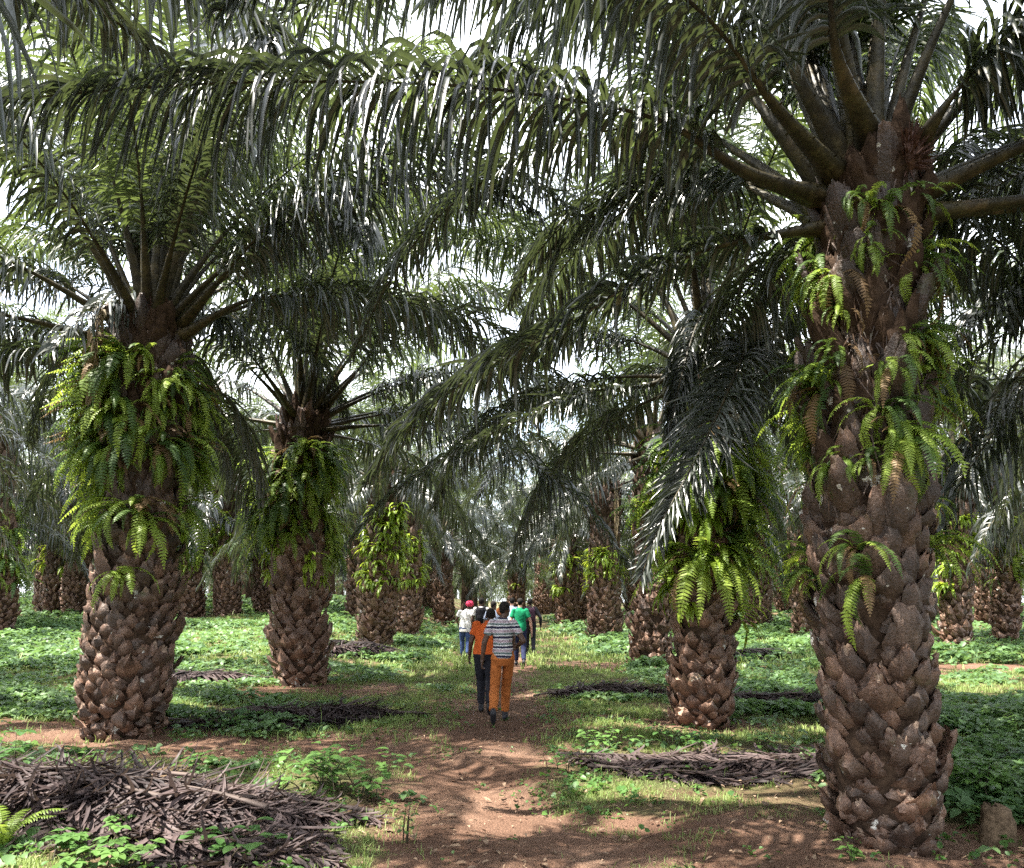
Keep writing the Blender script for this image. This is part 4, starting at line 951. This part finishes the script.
M_SKIN_D = plain('dark_skin', (.075, .040, .026), .5, .4, .12, 6, .05)
M_SKIN_L = plain('light_skin', (.52, .30, .22), .5, .4, .08, 6, .05)
M_HAIR = plain('black_hair', (.012, .010, .009), .85, .2, .3, 60, .5)
def cloth(name, col, rough=.85): return plain(name, col, rough, .15, .14, 5, .35)
def striped_b(n):
    c = n('TexCoord'); sx = n('SeparateXYZ'); n.L(c.outputs['Object'], sx.inputs[0]); f = noise(n, 3, 3, .5)
    z = n('Math', operation='MULTIPLY_ADD'); n.L(f, z.inputs[0]); z.inputs[1].default_value = .05; n.L(sx.outputs['Z'], z.inputs[2])
    d = n('Math', operation='MULTIPLY'); n.L(z.outputs[0], d.inputs[0]); d.inputs[1].default_value = 7.2
    fr = n('Math', operation='FRACT'); n.L(d.outputs[0], fr.inputs[0])
    wht, nav, gry, pnk = (.48, .48, .49), (.02, .02, .045), (.09, .13, .13), (.34, .27, .31)
    col = ramp(n, fr.outputs[0], [(0, nav), (.16, nav), (.19, wht), (.30, wht), (.33, gry), (.48, gry), (.51, wht), (.60, pnk), (.8, pnk), (.84, wht), (.93, wht), (.96, nav)])
    return bsdf(n, col, .85, .15, f, .3, .02).outputs[0]
M_STRIPE = mat('striped_shirt_cloth', striped_b)

def person(x, y, height, label, shirt, pants, skin, joints, hair=True, cap=None, vox=.008, yaw=0, longsleeve=False, shirt_hem=.9, bulk=1.0, shoe=(.03, .03, .035), backpack=None, shirt_mat=None):
    """faces +Y (away from the camera); joints override the standing pose, metres at 1.75 m height"""
    J = dict(pel=(0, 0, .95), chest=(0, .02, 1.32), neck=(0, .03, 1.50), head=(0, .06, 1.635), look=0.0,
             shL=(-.165, .01, 1.43), shR=(.165, .01, 1.43), elL=(-.25, -.02, 1.15), elR=(.25, -.02, 1.15), wrL=(-.25, .06, .90), wrR=(.25, .06, .90),
             hipL=(-.09, 0, .92), hipR=(.09, 0, .92), knL=(-.10, .12, .52), knR=(.09, -.03, .50), anL=(-.10, .14, .10), anR=(.09, -.26, .14), toeL=0.0, toeR=-.5, curl=.6)
    J.update(joints); A = lambda k: np.array(J[k], float)
    z = float(HZ(x, y)); e = bpy.data.objects.new('person', None); C.objects.link(e); e.location = (x, y, z); e.rotation_euler = (0, 0, yaw); e.scale = (height / 1.75,) * 3
    tag(e, label, 'person', 'walkers on the path')
    pel, ch, nk, hd = A('pel'), A('chest'), A('neck'), A('head'); waist = pel * .55 + ch * .45
    b = MB()
    loft(b, [(pel + [0, 0, -.1], .12, .09), (pel, .165, .115), (waist, .135, .10), (ch, .165, .115), (ch * .35 + nk * .65, .15, .09), (nk + [0, 0, -.01], .06, .06)])
    limb(b, nk + [0, 0, -.04], hd + [0, -.02, -.04], .058, .052)
    lk = J['look']; fx, fy = math.sin(lk), math.cos(lk); fd = np.array([fx, fy, 0]); sd_ = np.array([fy, -fx, 0])
    blob(b, hd + [0, 0, .025] - fd * .012, (.076, .092, .095), 18); blob(b, hd + fd * .025 + [0, 0, -.055], (.055, .062, .065), 14)
    blob(b, hd + fd * .098 + [0, 0, -.02], (.013, .017, .024), 8); blob(b, hd + fd * .083 + [0, 0, -.062], (.024, .012, .011), 8); blob(b, hd + fd * .075 + [0, 0, .02], (.045, .018, .012), 8)
    for s in (-1, 1): blob(b, hd + sd_ * .079 * s - fd * .008 + [0, 0, -.012], (.013, .02, .032), 8); blob(b, hd + sd_ * .03 * s + fd * .083 + [0, 0, .002], (.014, .008, .009), 8)
    for s, S_ in ((-1, 'L'), (1, 'R')):
        sh, el, wr = A('sh' + S_), A('el' + S_), A('wr' + S_)
        limb(b, sh, el, .052 * bulk, .04); limb(b, el, wr, .042, .027)
        f = wr - el; f /= np.linalg.norm(f); side = np.cross(f, [0, 1., 0]); side = np.cross(side, f) if np.linalg.norm(side) < .1 else side
        inn = np.array([-s, 0, 0.]) - f * (-s * f[0]); inn /= np.linalg.norm(inn); fw = np.cross(f, inn) * s; 
        if fw[1] < 0 and abs(f[1]) < .7: fw = -fw
        pc = wr + f * .05; limb(b, wr, wr + f * .03, .024, .027); loftp = [wr + f * .02 + fw * q for q in (-.024, -.008, .008, .024)]
        for q, p0 in zip((-.03, -.01, .01, .03), loftp): limb(b, p0, wr + f * .095 + fw * q, .014, .0125, n=8)
        for q, ln in zip((-.03, -.01, .01, .03), (.055, .07, .075, .068)):
            k0 = wr + f * .095 + fw * q; k1 = k0 + (f * math.cos(.35) + inn * math.sin(.35)) * ln * .5; k2 = k1 + (f * math.cos(J['curl'] + .4) + inn * math.sin(J['curl'] + .4)) * ln * .5
            limb(b, k0, k1, .0105, .0095, n=8); limb(b, k1, k2, .0095, .008, n=8)
        t0 = wr + f * .03 + fw * .024; t1 = t0 + (f * .7 + fw * .6 + inn * .3) * .045; limb(b, t0, t1, .014, .011, n=8); limb(b, t1, t1 + (f * .9 + inn * .3) * .032, .011, .0085, n=8)
        hp, kn, an = A('hip' + S_), A('kn' + S_), A('an' + S_); limb(b, hp, kn, .08, .055); limb(b, kn, an, .055, .036)
        blob(b, an + [0, .04, -.045], (.04, .1, .035), 10)
    obj('body', fuse(b, 'body', [skin], vox), e)
    # trousers
    t = MB(); loft(t, [(pel + [0, 0, -.13], .13, .11), (pel + [0, -.01, -.04], .175, .135), (pel + [0, 0, .03], .168, .125), (pel + [0, 0, .09], .150, .112)])
    for S_ in 'LR':
        hp, kn, an = A('hip' + S_), A('kn' + S_), A('an' + S_); limb(t, hp + [0, -.01, -.02], kn, .098 * bulk, .074); limb(t, kn, an + (kn - an) * .1, .075, .058, ball=False); blob(t, kn, .075)
    obj('trousers', fuse(t, 'trousers', [pants], vox * 1.3, 2, .0045), e)
    for S_ in 'LR':
        an = A('an' + S_); tt = J['toe' + S_]; d = np.array([0, math.cos(tt), math.sin(tt)]); dn = np.array([0, math.sin(tt), -math.cos(tt)]); m = MB()
        limb(m, an + dn * .035 - d * .04, an + dn * .05 + d * .12, .047, .038, n=12); limb(m, an + dn * .05 + d * .1, an + dn * .055 + d * .17, .042, .03, n=12); limb(m, an + [0, 0, .02], an + dn * .03, .043, .045, n=12)
        obj('shoe', fuse(m, 'shoe', [cloth('shoe_leather', shoe, .5)], .008, 1), e)
    sm = MB(); hem = np.array([pel[0], pel[1] - .005, shirt_hem])
    loft(sm, [(hem, .188 * bulk, .145), (pel * .5 + waist * .5 + [0, 0, .02], .178 * bulk, .14), (waist + [0, 0, .04], .166 * bulk, .128), (ch, .192 * bulk, .138), (ch * .4 + nk * .6, .172, .108), (nk + [0, -.004, -.02], .085, .076), (nk + [0, 0, .015], .07, .066)])
    for S_ in 'LR':
        sh, el, wr = A('sh' + S_), A('el' + S_), A('wr' + S_); blob(sm, sh, .076 * bulk); 
        if longsleeve: limb(sm, sh, el, .072 * bulk, .056); limb(sm, el, el + (wr - el) * .93, .058, .042, ball=False)
        else: limb(sm, sh, sh + (el - sh) * .62, .072 * bulk, .072 * bulk, ball=False)
    obj('jacket' if longsleeve else 'shirt', fuse(sm, 'shirt', [shirt], vox * 1.3, 2, .0045), e)
    if hair:
        m = MB(); blob(m, hd + [0, 0, .038] - fd * .018, (.083, .096, .092), 18); blob(m, hd - fd * .045 + [0, 0, -.005], (.066, .055, .06), 14)
        obj('hair', fuse(m, 'hair', [M_HAIR], .008, 1), e)
    if cap is not None:
        m = MB(); blob(m, hd + [0, 0, .05] - fd * .012, (.125, .14, .10), 18); limb(m, hd + fd * .06 + [0, 0, .05], hd + fd * .15 + [0, 0, .04], .05, .035)
        obj('cap', fuse(m, 'cap', [cap], .008, 1), e)
    if backpack:
        col, lb = backpack; m = MB(); B0 = ch + [0, -.2, .0]
        loft(m, [(B0 + [0, 0, -.27], .13, .07), (B0 + [0, -.01, -.24], .155, .1), (B0 + [0, -.02, -.05], .16, .11), (B0 + [0, -.01, .1], .15, .1), (B0 + [0, .01, .17], .11, .07)])
        pk = bpy.data.objects.new('backpack', None); C.objects.link(pk); pk.location = (x, y, z); pk.rotation_euler = (0, 0, yaw); pk.scale = (height / 1.75,) * 3; tag(pk, lb, 'backpack')
        mt = cloth('backpack_cloth', col, .7); obj('bag', fuse(m, 'bag', [mt], .012, 2), pk)
        q = MB(); loft(q, [(B0 + [0, -.115, -.2], .1, .03), (B0 + [0, -.125, -.12], .11, .035), (B0 + [0, -.115, -.04], .1, .025)]); obj('pocket', fuse(q, 'pocket', [mt], .01, 1), pk)
        for s in (-1, 1):
            q = MB(); p, _ = resample(np.array([B0 + [s * .1, .08, .13], ch + [s * .11, -.02, .21], ch + [s * .12, .13, .12], ch + [s * .13, .15, -.05], ch + [s * .15, .02, -.2], B0 + [s * .13, .06, -.22]]), 16)
            tube(q, p, .024, 8, .5); obj('strap', q.mesh('strap', [mt]), pk)
    return e

c_or, c_bk, c_wh, c_gr = cloth('rust_orange_cloth', (.5, .095, .02)), cloth('black_cloth', (.018, .018, .024)), cloth('white_cloth', (.72, .70, .68)), cloth('green_cloth', (.008, .19, .085))
c_tan, c_jean, c_blu, c_pink, c_ltb = cloth('rust_tan_cloth', (.33, .105, .028)), cloth('blue_denim', (.05, .08, .19)), cloth('grey_blue_cloth', (.26, .30, .40)), cloth('pink_red_cloth', (.62, .05, .11)), cloth('pale_blue_cloth', (.38, .46, .6))
def PX(px, d): return (px - 512) / F * d, d
x, y = PX(503, 10.6); person(x, y, 1.63, 'person in a grey and white striped shirt and rust trousers, last of the walkers', M_STRIPE, c_tan, M_SKIN_D,
    dict(elL=(-.27, -.04, 1.16), wrL=(-.30, .0, .91), elR=(.30, -.08, 1.18), wrR=(.22, .16, 1.10), head=(.03, .08, 1.63), look=.5, knL=(-.12, .02, .50), anL=(-.13, -.36, .20), toeL=-.75, knR=(.05, .20, .53), anR=(.03, .26, .10), toeR=.1, curl=1.0), vox=.007, shirt_hem=.93, bulk=.84)
x, y = PX(485, 11.6); person(x, y, 1.62, 'person in a plain rust-orange T-shirt and black trousers, head bowed', c_or, c_bk, M_SKIN_D,
    dict(neck=(.07, .17, 1.44), head=(.09, .27, 1.53), chest=(.03, .08, 1.28), shL=(-.13, .09, 1.38), shR=(.22, .09, 1.37), elL=(-.22, .06, 1.12), wrL=(-.25, .16, .89), hipL=(-.08, 0, .92), knL=(-.06, .1, .5), anL=(-.05, .05, .10), look=-.1), vox=.007, bulk=1.02, shirt_hem=.92)
x, y = PX(466, 22.3); person(x, y, 1.66, 'person in a loose white shirt, jeans and pink-red cap', c_wh, c_jean, M_SKIN_D,
    dict(elL=(-.27, .04, 1.18), wrL=(-.24, .2, 1.05), head=(.12, .08, 1.6), neck=(.06, .05, 1.48), shL=(-.16, 0, 1.40), shR=(.2, 0, 1.42)), hair=True, cap=c_pink, vox=.012, bulk=1.0, shirt_hem=.80)
x, y = PX(481.5, 21.2); person(x, y, 1.70, 'person in a white shirt under a black backpack, beside the pink-red cap', c_wh, c_bk, M_SKIN_D, {}, vox=.012, backpack=((.012, .012, .015), 'black backpack worn over a white shirt'))
x, y = PX(494, 19.2); person(x, y, 1.64, 'person in a grey-blue shirt with short black hair', c_blu, c_jean, M_SKIN_D, dict(look=.7), vox=.012)
x, y = PX(512, 23.5); person(x, y, 1.80, 'tall person in a pale blue shirt behind the green one', c_ltb, c_bk, M_SKIN_L, {}, vox=.012)
x, y = PX(520, 19.6); person(x, y, 1.70, 'person in a green T-shirt with light arms and dark jeans', c_gr, cloth('navy_denim', (.02, .025, .06)), M_SKIN_L, dict(elR=(.27, 0, 1.15), wrR=(.30, .03, .88)), vox=.011, bulk=.9)
x, y = PX(530, 24.5); person(x, y, 1.78, 'person in a black jacket walking at the outer side of the lane', cloth('black_jacket_cloth', (.014, .015, .02)), c_bk, M_SKIN_D, dict(elR=(.32, -.02, 1.17), wrR=(.33, .05, .92)), vox=.012, longsleeve=True,
    backpack=((.045, .02, .035), 'dark plum backpack on the black jacket'))
x, y = PX(502, 14.6); person(x, y, 1.56, 'person with an orange cap mostly hidden behind the striped shirt', c_bk, c_bk, M_SKIN_D, {}, cap=cloth('orange_cap_cloth', (.62, .2, .07)), vox=.012)
